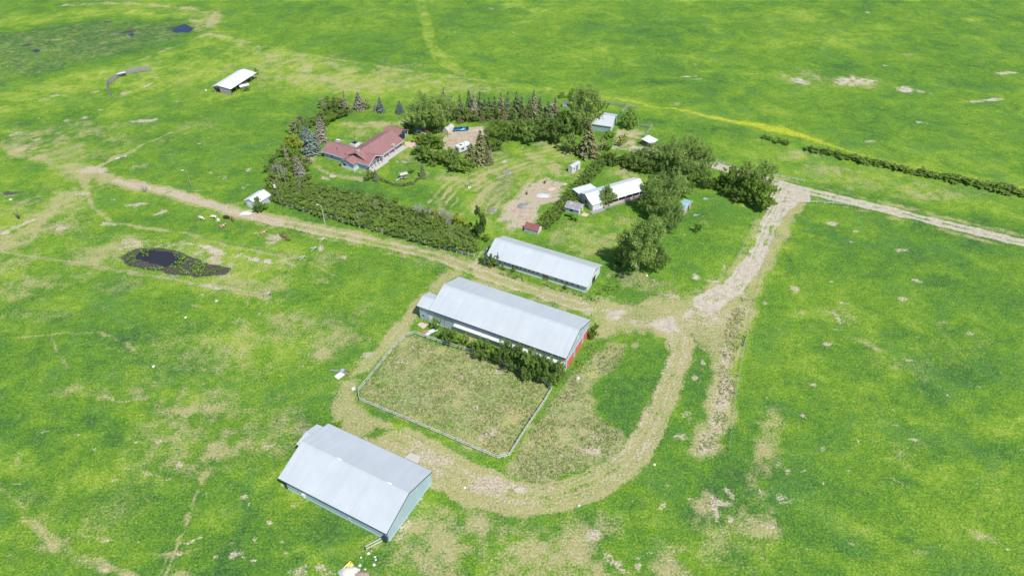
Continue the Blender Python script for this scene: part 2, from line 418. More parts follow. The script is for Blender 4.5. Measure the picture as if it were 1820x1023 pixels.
# pond basin at left
poly('straw', [(100, 420), (210, 415), (330, 420), (440, 440), (520, 458), (560, 470), (540, 500), (478, 528), (380, 512), (260, 490), (130, 462)], .45, 6)
poly('lime', [(100, 420), (330, 420), (540, 460), (478, 528), (260, 495), (120, 460)], .55, 6)
stroke('gravel', [(262, 424), (330, 432), (390, 445), (440, 457), (480, 463)], [1.0, 1.6, 2.0, 2.5, 2], .7, 1.4, 2)
stroke('bare', [(220, 430), (330, 436), (430, 456), (520, 470)], 4, .5, 2, 2)
stroke('straw', [(0, 448), (120, 464), (210, 480), (300, 495), (400, 512), (475, 527)], 1.5, .85, .8)
stroke('gravel', [(335, 503), (372, 510), (392, 514)], [1.1, .9, .7], .9, .6)
stroke('straw', [(475, 527), (515, 500), (545, 470)], 3, .5, 2)
poly('mud', [(212, 458), (240, 442), (275, 440), (330, 450), (362, 468), (412, 477), (400, 487), (350, 492), (280, 482), (232, 474)], 1.1, 1.0, 1)
stroke('bare', [(215, 440), (250, 436), (300, 440), (350, 455), (415, 473)], [3, 2, 2, 4, 3], .6, 1.8, 2)
stroke('bare', [(230, 480), (330, 496), (420, 490)], 2, .45, 1.4, 2)
# upper left: dry rises, wet hollow, blue ponds
poly('lime', [(-100, 120), (100, 130), (200, 120), (300, 90), (380, 55), (520, 95), (640, 115), (860, 145), (960, 165), (700, 175), (560, 170), (470, 140), (300, 160), (120, 200), (-100, 230)], .8, 9)
poly('straw', [(380, 60), (520, 92), (700, 120), (900, 148), (960, 168), (760, 168), (600, 165), (480, 120)], .45, 9)
poly('lime', [(-60, 40), (180, 12), (330, 22), (385, 50), (330, 60), (180, 30), (0, 60)], .8, 7)
poly('straw', [(300, 15), (385, 20), (375, 60), (335, 55)], .6, 8)
stroke('straw', [(110, 8), (200, 5), (330, 14), (385, 30)], 5, .7, 4, 2); blob('gravel', 110, 9, 12, 2, .6, .8)
stroke('straw', [(385, 22), (372, 40), (368, 50)], [6, 8, 5], .9, 4, 2)
stroke('straw', [(250, 105), (300, 85), (370, 60), (440, 75), (540, 98)], [2, 3, 4, 3, 2], .6, 2, 2)
MARSH = [(-120, 75), (60, 48), (150, 32), (300, 34), (362, 52), (310, 82), (210, 104), (120, 125), (0, 160), (-120, 170)]
poly('deep', MARSH, 1.3, 10); poly('scrub', MARSH, .38, 14); poly('straw', MARSH, .25, 14); poly('lime', MARSH, .7, 8, 2, 'sub')
stroke('mud', [(5, 85), (60, 68), (110, 48)], 2, .4, 2, 2)
for a in ((312, 50, 18, 5), (228, 58, 14, 4), (65, 90, 6, 2), (50, 80, 9, 3), (190, 38, 12, 3)): blob('mud', *a, .65, .9)
blob('bare', 190, 38, 10, 4, .6, .8)
stroke('straw', [(525, 95), (640, 112), (760, 132), (860, 143)], 1.2, .8, 1)
stroke('deep', [(520, 88), (640, 105), (760, 125), (860, 136), (930, 150)], 5, .6, 2, 2)
TRK = [(742, -12), (752, 20), (760, 50), (764, 78), (785, 108), (825, 130), (900, 150), (1000, 165), (1075, 178)]
stroke('lime', TRK, [5, 5, 5, 5, 6, 7, 7, 6, 5], 1.0, 1.0)
stroke('straw', TRK[:6], 4, .22, 1.2)
# yellow weeds along the far fence
YL = [(1040, 165), (1100, 178), (1170, 190), (1240, 203), (1310, 217), (1390, 232), (1440, 245), (1520, 272), (1640, 300), (1760, 326), (1880, 345)]
stroke('flower', YL, [1.5, 2, 2, 3, 5, 6, 4, 2, 1.6, 2, 2], .9, 1.8, 2)
stroke('lime', YL, 8, .5, 3, 2)
stroke('deep', [(1060, 200), (1160, 215), (1260, 228), (1340, 243)], [5, 7, 9, 7], .7, 3, 2)
poly('lime', [(1270, 255), (1400, 262), (1560, 300), (1820, 372), (1820, 405), (1600, 360), (1400, 315), (1300, 290)], .55, 8)
for a in ((1480, 300, 60, 12), (1640, 345, 80, 12), (1420, 275, 50, 9)): blob('straw', *a, .45, .9)
stroke('deep', [(1420, 318), (1560, 352), (1700, 385), (1820, 412)], 6, .5, 3, 2)
# house yard, mown grass
poly('lime', [(555, 275), (600, 215), (680, 190), (720, 215), (830, 215), (900, 240), (1000, 245), (1080, 285), (960, 400), (870, 425), (790, 385), (820, 340), (760, 330), (690, 345), (600, 315)], .35, 5)
poly('deep', [(585, 330), (650, 320), (700, 335), (760, 330), (810, 345), (830, 380), (760, 375), (680, 365), (600, 345)], .9, 4)
poly('deep', [(600, 215), (640, 195), (700, 205), (740, 212), (690, 228), (640, 222)], .8, 4)
stroke('straw', [(600, 222), (640, 222), (685, 222), (735, 215)], [3, 6, 6, 5], .65, 2, 2)
stroke('straw', [(562, 270), (556, 285), (570, 302), (600, 312), (640, 318), (690, 302)], [2, 2, 2, 3.5, 3, 2], .75, 1.2)
stroke('straw', [(600, 248), (640, 240), (690, 248)], 5, .45, 3, 2)
blob('gravel', 592, 314, 8, 4, .9); blob('bare', 580, 318, 12, 3, .6); blob('bare', 712, 288, 14, 3, .8); blob('bare', 640, 305, 20, 4, .5); blob('bare', 580, 238, 20, 3, .3)
poly('bare', [(722, 250), (740, 252), (750, 262), (742, 266), (716, 262)], .0, 1)
poly('bare', [(800, 236), (830, 226), (880, 226), (915, 235), (890, 250), (830, 262), (790, 265), (785, 250)], 1.3, 2.5, 1)
blob('gravel', 843, 232, 24, 3, .8)
stroke('bare', [(915, 232), (960, 225), (1010, 228)], 3, .5, 1.5)
stroke('straw', [(760, 310), (800, 318), (850, 320), (900, 300)], 3, .6, 2, 2)
stroke('straw', [(770, 335), (790, 380), (880, 392)], [2, 4, 4], .5, 2, 2)
for k in range(9):
    stroke('straw', offs([(830, 372), (850, 345), (890, 322), (950, 300), (1020, 285), (1055, 290)], -8 + 2.6 * k), 1.1, .75, .8, raw=True)
for k in range(5):
    stroke('lime', offs([(860, 310), (900, 285), (950, 262), (1000, 262)], -6 + 3.4 * k), 1.2, .6, 1.0, raw=True)
poly('deep', [(870, 255), (930, 240), (1000, 245), (960, 258), (900, 268), (860, 290)], .6, 3)
poly('straw', [(900, 330), (930, 305), (1000, 285), (1060, 280), (1050, 300), (980, 325), (960, 340), (900, 385), (880, 385)], .55, 4)
stroke('straw', [(890, 392), (905, 365), (930, 335), (960, 305)], 3, .8, 1.2)
stroke('straw', [(838, 378), (850, 352), (880, 325)], 2.5, .9, 1.2)
blob('straw', 830, 365, 14, 12, .6)
poly('deep', [(852, 375), (862, 345), (885, 318), (915, 300), (925, 315), (905, 345), (885, 370), (865, 382)], .7, 2)
poly('scrub', [(852, 378), (862, 345), (885, 316), (915, 298), (925, 312), (905, 345), (885, 372), (865, 385)], .6, 2)
for a in ((903, 305, 10, 5), (895, 322, 8, 4), (870, 345, 6, 3), (867, 360, 6, 3), (876, 374, 10, 4), (882, 340, 5, 2)): blob('mud', *a, .45, .6); blob('bare', *a, .5, .7)
poly('bare', [(888, 392), (897, 368), (915, 350), (945, 322), (975, 317), (1004, 328), (990, 350), (960, 376), (935, 402), (905, 402)], 1.15, 3.0, 2)
stroke('mud', [(985, 346), (1000, 334)], 2, .35, .8)
blob('mud', 928, 366, 12, 6, .45, .5); blob('mud', 962, 349, 20, 7, .35, .6)
poly('bare', [(1095, 228), (1120, 232), (1140, 240), (1135, 255), (1110, 262), (1085, 262), (1088, 240)], .5, 3)
stroke('bare', [(1090, 262), (1130, 268), (1160, 275)], 3, .7, 1.2)
poly('straw', [(1095, 225), (1145, 228), (1142, 258), (1090, 268)], .7, 2.5)
poly('straw', [(1070, 310), (1090, 292), (1120, 298), (1160, 318), (1110, 325)], .5, 3)
poly('lime', [(1010, 380), (1080, 375), (1150, 370), (1120, 420), (1080, 470), (1000, 440), (970, 420)], .6, 5)
blob('straw', 1090, 395, 24, 10, .4, .8)
poly('deep', [(1180, 400), (1250, 340), (1340, 370), (1300, 440), (1260, 490), (1190, 490)], .5, 6)
poly('deep', [(975, 400), (1010, 385), (1040, 400), (1000, 425)], .6, 3)
for a in ((1260, 357, 10, 3), (1318, 365, 7, 4), (1243, 380, 8, 2), (1240, 490, 12, 5), (1285, 475, 8, 4), (1290, 470, 4, 7), (1210, 413, 3, 1.5), (1265, 495, 18, 2.5), (1158, 497, 5, 1.5)): blob('gravel', *a, .75, .7)
# between barns and below
stroke('scrub', [(1100, 500), (1180, 515)], 9, .8, 3, 2)
stroke('flower', [(1140, 502), (1165, 520)], 2, .5, 2, 2)
PAD = [(638, 697), (640, 712), (720, 745), (812, 784), (884, 815), (905, 810), (932, 767), (969, 712), (980, 693), (957, 672), (910, 655), (844, 629), (778, 609), (738, 595), (722, 599), (709, 611), (680, 646)]
poly('scrub', PAD, .95, 1.0, 1); poly('straw', PAD, .48, 1.2, 1)
for a in ((900, 720, 30, 14), (850, 740, 40, 10), (740, 750, 40, 8), (890, 790, 30, 10), (800, 700, 30, 10)): blob('straw', *a, .85, .9)
for a in ((740, 620, 25, 9), (690, 660, 20, 9), (870, 770, 14, 12), (760, 700, 30, 10)): blob('deep', *a, .7, .9)
for _ in range(46):
    x_, y_ = r2p.uniform(650, 970), r2p.uniform(600, 810)
    blob(r2p.choice(('straw', 'lime', 'straw', 'bare')), x_, y_, r2p.uniform(6, 22), r2p.uniform(3, 7), r2p.uniform(.4, .9), .9, rot=r2p.uniform(-.7, .7))
    if _ % 2: blob('straw', r2p.uniform(650, 970), r2p.uniform(600, 810), r2p.uniform(8, 22), r2p.uniform(3, 8), .55, .9, mode='sub')
    if _ % 2: blob('scrub', r2p.uniform(650, 1080), r2p.uniform(600, 810), r2p.uniform(8, 24), r2p.uniform(3, 8), .7, .9, mode='sub')
SCR = [(1010, 670), (1040, 640), (1080, 605), (1115, 620), (1100, 650), (1060, 680), (1065, 740), (1110, 770), (1100, 795), (1040, 830), (960, 860), (905, 840), (925, 800), (960, 740), (990, 700)]
poly('scrub', SCR, .95, 1.6); poly('straw', SCR, .55, 2)
for a in ((1070, 770, 30, 8), (1050, 800, 26, 10), (1030, 700, 18, 9)): blob('bare', *a, .6, .9)
blob('flower', 1055, 660, 18, 10, .6, .9); blob('deep', 1045, 835, 26, 12, .7, .7)
poly('deep', [(1065, 680), (1110, 630), (1175, 615), (1185, 660), (1160, 720), (1110, 765), (1070, 735)], .75, 2.5)
poly('deep', [(1240, 620), (1275, 600), (1280, 700), (1250, 750), (1190, 780), (1210, 720)], .7, 2.5)
STRIP = [(1325, 520), (1318, 560), (1295, 600), (1290, 640), (1290, 690), (1275, 745), (1255, 790)]
stroke('straw', STRIP, [4, 5, 6, 6, 6, 7, 7], .8, 2.0, 2); stroke('bare', STRIP, [1, 1.5, 2, 3.2, 3.2, 4.5, 4.5], .72, 1.8, 2); stroke('scrub', STRIP, 4, .6, 2, 2)
blob('gravel', 1255, 800, 18, 8, .5, .7)
poly('straw', [(690, 900), (760, 870), (880, 900), (1000, 905), (1080, 920), (1130, 1010), (1100, 1060), (760, 1060), (640, 1023), (680, 960)], .55, 8)
for a in ((930, 925, 40, 22), (690, 1000, 30, 30)): blob('deep', *a, .7, .9)
stroke('bare', [(775, 845), (757, 870), (730, 915), (705, 958)], 1.2, .6, 1)
stroke('straw', [(1250, 880), (1240, 950), (1200, 1010)], [6, 8, 8], .5, 4, 2)
stroke('straw', [(1375, 690), (1365, 790), (1350, 900), (1345, 1000)], [3, 5, 6, 6], .5, 3, 2)
stroke('mud', [(1364, 950), (1358, 980), (1362, 1030)], .35, .7, .4, 1)
stroke('deep', [(1385, 480), (1350, 600), (1325, 700), (1310, 800), (1300, 900)], [6, 6, 8, 10, 10], .55, 4, 2)
stroke('lime', [(1345, 500), (1325, 590), (1310, 660), (1300, 740)], 3, .7, 1.2)
# foreground trails
stroke('straw', [(-40, 840), (0, 862), (30, 895), (45, 920), (75, 945), (130, 985), (200, 1012), (260, 1040)], [.9, .9, .9, 1.2, 2.5, 3, 1.6, 1.4], .7, .8)
stroke('straw', [(365, 840), (345, 885), (325, 945), (310, 985), (285, 1040)], [1.2, .7, .55, .55, .55], .85, .4)
stroke('straw', [(318, 965), (290, 1000), (280, 1030)], .5, .5, .4)
stroke('straw', [(30, 600), (120, 592), (180, 590), (225, 608), (240, 625)], .8, .6, .5)
stroke('straw', [(150, 700), (215, 712), (280, 708)], .8, .7, .5); stroke('straw', [(90, 600), (105, 630), (118, 655)], .8, .5, .5)
stroke('straw', [(335, 660), (365, 630), (372, 612), (355, 606)], .9, .5, .5); stroke('straw', [(395, 610), (408, 592)], .8, .5, .5)
for a, v_ in (((340, 730, 80, 40), .62), ((400, 790, 60, 36), .62), ((300, 700, 60, 28), .55), ((520, 570, 60, 22), .4), ((60, 560, 60, 14), .45), ((30, 530, 50, 10), .4), ((160, 690, 60, 14), .4), ((120, 960, 80, 18), .35), ((470, 830, 40, 18), .35), ((640, 560, 40, 40), .3), ((1640, 660, 60, 40), .2), ((1720, 600, 60, 30), .2), ((1500, 560, 60, 16), .35), ((1600, 800, 60, 30), .25)):
    blob('straw', *a, v_, .95)
for a in ((410, 710, 16, 8), (390, 740, 22, 8), (380, 765, 10, 8), (440, 700, 8, 5)): blob('mud', *a, .38, .9)
r2 = random.Random(5)
for x0, x1, y0, y1, n_, ch_ in ((0, 560, 520, 1023, 26, 'deep'), (0, 600, 520, 1023, 20, 'lime'), (1380, 1820, 380, 1023, 26, 'deep'), (1300, 1820, 380, 1023, 18, 'lime'), (0, 560, 170, 420, 20, 'deep'), (0, 560, 150, 420, 12, 'lime'), (560, 1820, 0, 150, 26, 'deep'), (900, 1820, 0, 200, 20, 'lime'), (1250, 1820, 130, 330, 10, 'deep')):
    for _ in range(n_):
        x_, y_ = r2.uniform(x0, x1), r2.uniform(y0, y1)
        s_ = 0.5 + y_ / 800
        blob(ch_, x_, y_, r2.uniform(20, 60) * s_, r2.uniform(6, 18) * s_, r2.uniform(.4, .9), .9, rot=r2.uniform(-.6, .6))
poly('straw', [(560, 285), (600, 235), (700, 215), (830, 222), (1000, 250), (1075, 290), (980, 400), (880, 420), (800, 380), (830, 340), (740, 300), (680, 300), (600, 318)], .34, 5)
poly('straw', [(1010, 390), (1090, 375), (1130, 380), (1110, 430), (1060, 470), (960, 430)], .38, 5)
poly('straw', [(1080, 320), (1110, 300), (1150, 315), (1100, 330)], .5, 3)
for x_, y_, a_, b_, v_ in ((80, 500, 160, 40, .30), (420, 620, 200, 60, .26), (380, 780, 160, 80, .34), (90, 250, 140, 40, .36), (300, 240, 120, 30, .24), (600, 600, 90, 60, .34), (120, 900, 200, 60, .20), (600, 930, 80, 60, .25), (1640, 640, 150, 70, .13), (560, 130, 200, 30, .34), (1600, 60, 250, 40, .08), (1150, 60, 200, 40, .08), (1560, 330, 260, 24, .25), (1240, 950, 120, 80, .28), (880, 960, 240, 60, .35), (520, 480, 120, 50, .3)):
    blob('straw', x_, y_, a_, b_, v_ * 1.2, .95)
for _ in range(170):
    x_, y_ = r2.uniform(-20, 1840), r2.uniform(0, 1023)
    s_ = 0.5 + y_ / 800
    blob(r2.choice(('straw', 'straw', 'lime', 'deep')), x_, y_, r2.uniform(4, 22) * s_, r2.uniform(2, 7) * s_, r2.uniform(.25, .6), .9, rot=r2.uniform(-.7, .7))
for _ in range(28):
    x_, y_ = (r2.uniform(0, 560), r2.uniform(430, 1010)) if _ < 18 else ((r2.uniform(0, 540), r2.uniform(120, 420)) if _ < 28 else (r2.uniform(1300, 1800), r2.uniform(400, 1000)))
    P_ = [tuple(G(x_, y_))[:2]]; a_ = r2.uniform(0, 6.28)
    for _k in range(r2.randint(5, 14)):
        a_ += r2.uniform(-.5, .5); P_.append((P_[-1][0] + math.cos(a_) * 3.5, P_[-1][1] + math.sin(a_) * 3.5))
    stroke(r2.choice(('straw', 'straw', 'lime')), P_, r2.uniform(.35, .7), r2.uniform(.25, .5), .45, raw=True)
blob('gravel', 1518, 145, 33, 8, .8, .35); blob('straw', 1518, 145, 42, 12, .8, .6); blob('straw', 1430, 135, 40, 18, .45, .9); blob('gravel', 1610, 159, 18, 6, .8, .5)
# pale dry patches: measured ones, then small scattered ones
for a in ((1518, 145, 32, 8), (1608, 159, 17, 6), (1640, 164, 10, 4), (1422, 142, 14, 5), (1432, 147, 9, 5), (1445, 128, 5, 2), (1410, 125, 5, 2), (1575, 116, 6, 3), (1770, 178, 30, 2.5), (1735, 180, 12, 3), (1790, 130, 20, 3), (1225, 135, 20, 1.6), (1245, 140, 16, 1.6), (1540, 22, 4, 2), (1740, 110, 14, 3), (1548, 252, 16, 4), (1342, 250, 8, 4), (1640, 218, 14, 3), (1480, 105, 3, 2)):
    blob('gravel', *a, .62, .8)
for a in ((151, 208, 14, 4), (115, 214, 9, 3), (178, 194, 8, 2), (250, 213, 20, 4), (222, 166, 11, 5), (172, 164, 8, 3), (258, 152, 8, 6), (325, 181, 14, 3), (110, 170, 20, 3), (280, 138, 7, 2), (65, 246, 14, 5), (30, 238, 8, 4), (395, 315, 12, 6), (440, 304, 7, 4), (380, 306, 5, 2), (434, 331, 7, 3), (353, 338, 6, 2), (155, 345, 12, 3), (268, 213, 14, 3), (200, 357, 10, 3), (240, 365, 18, 4), (285, 377, 10, 6), (105, 405, 16, 5), (190, 400, 20, 5),
          (493, 423, 15, 7), (462, 416, 10, 2.5), (575, 442, 6, 8), (580, 498, 9, 4), (425, 456, 6, 3), (610, 455, 8, 4),
          (322, 818, 6, 6), (302, 845, 8, 5), (280, 835, 22, 4), (422, 980, 11, 12), (408, 962, 6, 4), (454, 955, 5, 5), (452, 998, 8, 6), (446, 902, 4, 8), (437, 888, 9, 5), (385, 988, 5, 6), (330, 735, 10, 4), (88, 768, 7, 5), (140, 775, 4, 3), (206, 760, 3, 3), (278, 790, 4, 3), (250, 783, 5, 3), (55, 758, 5, 3), (195, 855, 4, 3), (98, 890, 3, 4), (245, 966, 3, 4), (540, 1015, 34, 9), (580, 1016, 20, 8), (515, 898, 6, 5), (478, 935, 7, 5), (503, 980, 4, 4), (553, 993, 6, 4), (480, 800, 6, 4)):
    blob('bare', *a, .70, .9)
for a in ((1275, 895, 13, 9), (1268, 915, 8, 16), (1298, 880, 6, 12), (1285, 900, 16, 4), (1390, 885, 10, 9), (1398, 896, 18, 4), (1425, 900, 6, 3), (1324, 884, 4, 3), (1304, 930, 5, 7), (1284, 950, 4, 4), (1364, 927, 5, 6), (1240, 965, 6, 7), (1153, 975, 8, 6), (1058, 960, 12, 10), (1065, 950, 8, 5), (1097, 1000, 20, 10), (1085, 985, 8, 8), (1110, 1010, 10, 10), (1135, 985, 8, 7), (1140, 1005, 5, 8), (1180, 890, 8, 5), (1225, 745, 5, 4), (1215, 735, 9, 7), (1235, 668, 5, 3), (1245, 645, 6, 6), (1210, 775, 16, 6), (1462, 803, 6, 4), (1475, 612, 12, 4), (1416, 730, 6, 5), (1365, 703, 6, 5), (1617, 781, 9, 3), (1613, 640, 10, 3), (1723, 594, 8, 4), (1488, 585, 8, 3), (1484, 566, 4, 7), (1380, 820, 5, 8), (1395, 835, 5, 6), (1499, 823, 5, 3), (1605, 445, 14, 5), (1483, 400, 10, 4), (1630, 498, 10, 3), (1592, 530, 12, 4), (1500, 540, 10, 4), (1418, 515, 8, 6), (1350, 535, 5, 4), (1515, 433, 6, 3), (1440, 680, 6, 3), (1516, 785, 5, 5)):
    blob('bare', *a, .74, .85)
for x0, x1, y0, y1, n_ in ((0, 560, 520, 1023, 50), (1000, 1500, 850, 1023, 30), (1340, 1820, 400, 1000, 40), (0, 500, 120, 420, 60), (900, 1820, 0, 230, 70), (400, 900, 0, 110, 30), (560, 760, 470, 740, 14)):
    for _ in range(n_):
        x_, y_ = r2.uniform(x0, x1), r2.uniform(y0, y1)
        s_ = 0.45 + y_ / 800
        blob(r2.choice(('bare', 'bare', 'gravel')), x_, y_, r2.uniform(1.5, 5) * s_, r2.uniform(1, 2.2) * s_, r2.uniform(.35, .7), .7)

PT = .58 * fbm(WX, WY, 6.5, 201, 3) + .42 * fbm(GX, GY, 1.9, 211, 2)      # patchiness of worn ground
PT = (PT - PT.mean()) / PT.std()
KP = 1 - ss(.55, .85, CH['straw'])                                   # wheel tracks stay whole, worn grass breaks up
CH['straw'] = np.clip(CH['straw'] * (1 + (.10 + .36 * KP) * PT), 0, 1.1)
CH['gravel'] = np.where(CH['gravel'] < .85, np.clip(CH['gravel'] * (1 + .24 * PT), 0, 1.1), CH['gravel'])
CH['bare'] = np.clip(CH['bare'] * (1 + .20 * PT), 0, 1.4)
CH['scrub'] = np.clip(CH['scrub'] * (1 - .38 * PT), 0, 1)
CH['lime'] = np.clip(CH['lime'] * (1 + .4 * np.roll(PT, 40, 1)), 0, 1.2)
GA = np.stack([CH['bare'], CH['gravel'], CH['straw'], CH['deep']], -1).reshape(-1, 4).astype(np.float32)
GB = np.stack([CH['lime'], CH['flower'], CH['mud'], CH['scrub']], -1).reshape(-1, 4).astype(np.float32)
GZ = (fbm(GX, GY, 9, 77, 3) - .5) * 0.10 * (np.abs(GX) < 400)
NY, NX = GX.shape
VCO = np.stack([GX, GY, GZ], -1).reshape(-1, 3)
idx = np.arange(NX * NY).reshape(NY, NX)
quads = np.stack([idx[:-1, :-1], idx[:-1, 1:], idx[1:, 1:], idx[1:, :-1]], -1).reshape(-1, 4)
gq = CH['gravel'].reshape(-1)[quads].mean(1) ; bq = CH['bare'].reshape(-1)[quads].mean(1); sq = CH['straw'].reshape(-1)[quads].mean(1)
mq = CH['mud'].reshape(-1)[quads].mean(1)
qx = VCO[quads, 0].mean(1); qy = VCO[quads, 1].mean(1)
def nearline(lines, wd):
    m = np.zeros(len(qx), bool)
    for pts in lines:
        P = [tuple(G(*p))[:2] for p in pts]
        for a, b in zip(P, P[1:]):
            dx, dy = b[0] - a[0], b[1] - a[1]
            t = np.clip(((qx - a[0]) * dx + (qy - a[1]) * dy) / (dx * dx + dy * dy), 0, 1)
            m |= np.hypot(qx - a[0] - t * dx, qy - a[1] - t * dy) < wd
    return m
isroad = (gq > .5) & nearline([ROAD_E, ROAD_S, [(1370, 323), (1290, 300), (1225, 278), (1130, 262)], [(1255, 538), (1215, 562), (1160, 575)]], 7)
istrack = (sq > .5) & nearline([LOOP, TW, [(680, 775), (604, 722), (660, 640), (745, 545), (820, 470)]], 5) & ~isroad

def ground_material():
    b = NB("pasture")
    geo = b.n("ShaderNodeNewGeometry").outputs['Position']
    A = b.n("ShaderNodeAttribute", attribute_name="ga"); B = b.n("ShaderNodeAttribute", attribute_name="gb")
    sa = b.n("ShaderNodeSeparateColor"); b.l(A.outputs['Color'], sa.inputs[0])
    sb = b.n("ShaderNodeSeparateColor"); b.l(B.outputs['Color'], sb.inputs[0])
    bare, grav, straw, deep = sa.outputs[0], sa.outputs[1], sa.outputs[2], A.outputs['Alpha']
    lime, flow, mud, scrub = sb.outputs[0], sb.outputs[1], sb.outputs[2], B.outputs['Alpha']
    nL = b.noise(0.022, 3, .5, geo, .5)
    nM = b.noise(0.11, 5, .62, geo, .8)
    nS = b.noise(0.55, 5, .65, geo, .3)
    nF = b.noise(2.3, 4, .7, geo)
    nG = b.noise(5.5, 2, .7, geo)
    nW = b.noise(0.9, 4, .7, geo, 1.2)
    edge = b.math('ADD', b.math('MULTIPLY', nS, .5), b.math('MULTIPLY', nF, .5))       # breaks the mask edges up
    # grass
    v = b.math('ADD', b.math('MULTIPLY', nL, .26), b.math('ADD', b.math('MULTIPLY', nM, .34), b.math('ADD', b.math('MULTIPLY', nS, .26), b.math('MULTIPLY', nF, .14))))
    v = b.math('ADD', v, b.math('ADD', b.math('MULTIPLY', lime, .10), b.math('MULTIPLY', deep, -.075)))
    v = b.math('ADD', b.math('MULTIPLY', b.math('SUBTRACT', v, .5), 1.95), .485)
    cr = b.n("ShaderNodeValToRGB"); b.l(v, cr.inputs[0])
    els = cr.color_ramp.elements
    for p, c in ((.22, (.040, .112, .028)), (.38, (.074, .177, .022)), (.50, (.112, .224, .020)), (.62, (.166, .278, .026)), (.76, (.252, .330, .048)), (.90, (.36, .37, .11))):
        e = els[0] if p == .22 else (els[len(els) - 1] if p == .90 else els.new(p))
        e.position = p; e.color = C3(c)
    g = cr.outputs[0]
    def layer(base, m, col, lo, hi, amp, n=edge, mx=1.0):
        gate = b.math('MULTIPLY', m, 2.5, clamp=True)          # no mask, no layer
        f = b.math('ADD', m, b.math('MULTIPLY', b.math('MULTIPLY', b.math('SUBTRACT', n, .5), amp), gate))
        return b.mix(b.mr(f, lo, hi, 0, mx), base, col)
    # straw in and among the grass everywhere, thin
    g = b.mix(b.mr(nW, .54, .74, 0, .5), g, (.27, .27, .10, 1))
    mp = b.n("ShaderNodeMapping"); mp.inputs['Scale'].default_value = (.32, 1.0, 1.0); mp.inputs['Rotation'].default_value = (0, 0, .25); b.l(geo, mp.inputs[0])
    nR = b.noise(1.1, 5, .72, mp.outputs[0], .6)                       # wind-combed streaks
    g = b.mix(b.mr(nR, .57, .74, 0, .55), g, (.21, .31, .09, 1))
    g = b.mix(b.mr(nR, .44, .28, 0, .60), g, (.055, .145, .045, 1))
    g = b.mix(b.mr(nF, .58, .74, 0, .50), g, (.27, .33, .085, 1))
    g = b.mix(b.mr(nG, .60, .76, 0, .45), g, (.33, .34, .12, 1))
    nT = b.noise(.06, 4, .6, geo, 1.0)
    g = b.mix(b.mr(nT, .50, .66, 0, .42), g, (.075, .185, .045, 1))
    nP = b.noise(.75, 3, .8, geo, 0)
    g = b.mix(b.mr(nP, .66, .74, 0, .6), g, (.36, .37, .13, 1))
    strawc = b.mix(b.mr(nF, .3, .7), (.31, .285, .125, 1), (.49, .425, .245, 1))
    strawc = b.mix(b.mr(nS, .38, .62), strawc, (.35, .32, .145, 1))
    g = layer(g, straw, strawc, .15, 1.0, 1.7, mx=.85)
    # scrub: weedy tufts, speckled brown, sage and dark green
    sc1 = b.mix(b.mr(b.noise(1.3, 4, .75, geo, 1), .40, .60), (.13, .19, .045, 1), (.40, .35, .20, 1))
    sc1 = b.mix(b.mr(b.noise(3.1, 3, .7, geo), .55, .72), sc1, (.21, .22, .15, 1))
    g = layer(g, scrub, sc1, .35, .95, 1.3, mx=.7)
    g = layer(g, flow, (.52, .50, .03, 1), .3, 1.2, 1.9, mx=.7)
    barec = b.mix(b.mr(nF, .3, .7), (.33, .275, .19, 1), (.52, .445, .34, 1))
    barec = b.mix(b.mr(bare, 1.02, 1.25), barec, b.mix(b.mr(nS, .35, .65), (.37, .275, .215, 1), (.50, .385, .31, 1)))
    g = layer(g, bare, barec, .35, .80, 1.9, mx=.9)
    gravc = b.mix(b.mr(nS, .35, .65), (.40, .345, .275, 1), (.50, .44, .36, 1))
    gravc = b.mix(b.mr(nG, .55, .75), gravc, (.60, .55, .48, 1))
    g = layer(g, grav, gravc, .32, .78, 1.3, mx=.9)
    mudc = b.mix(b.mr(nF, .4, .6), (.032, .028, .032, 1), (.095, .08, .078, 1))
    g = layer(g, mud, mudc, .30, .65, .7, mx=.92)
    fine = b.math('ADD', b.math('MULTIPLY', nF, .6), b.math('MULTIPLY', nG, .4))
    worn = b.math('MAXIMUM', b.math('MAXIMUM', straw, bare), grav, clamp=True)
    fm = b.mr(fine, .36, .64, .50, 1.50, False)
    g = b.mix(b.mr(worn, .4, 1.0, 1.0, .42), g, b.mix(1.0, g, fm, 'MULTIPLY'))
    b.l(g, b.b.inputs['Base Color']); b.b.inputs['Roughness'].default_value = .95
    b.b.inputs['Specular IOR Level'].default_value = .1
    h = b.math('ADD', b.math('MULTIPLY', nS, .6), b.math('ADD', b.math('MULTIPLY', nF, .35), b.math('MULTIPLY', nG, .12)))
    b.bump(h, .9, .55)
    return b.m
MATS['ground'] = ground_material()
def grid_obj(name, sel):
    q = quads[sel]; used, inv = np.unique(q.reshape(-1), return_inverse=True)
    me = bpy.data.meshes.new(name)
    me.vertices.add(len(used)); me.vertices.foreach_set('co', VCO[used].astype(np.float32).ravel())
    me.loops.add(len(q) * 4); me.polygons.add(len(q))
    me.polygons.foreach_set('loop_start', np.arange(0, len(q) * 4, 4, dtype=np.int32))
    me.loops.foreach_set('vertex_index', inv.astype(np.int32).ravel())
    me.update(calc_edges=True)
    for nm, arr in (('ga', GA), ('gb', GB)):
        a = me.attributes.new(nm, 'FLOAT_COLOR', 'POINT'); a.data.foreach_set('color', arr[used].ravel())
    me.polygons.foreach_set('use_smooth', np.ones(len(q), bool))
    me.materials.append(MATS['ground'])
    o = bpy.data.objects.new(name, me); COL.objects.link(o); o['kind'] = 'structure'
    return o
grid_obj('ground', ~isroad & ~istrack)
grid_obj('gravel_road', isroad)
grid_obj('dirt_track', istrack)

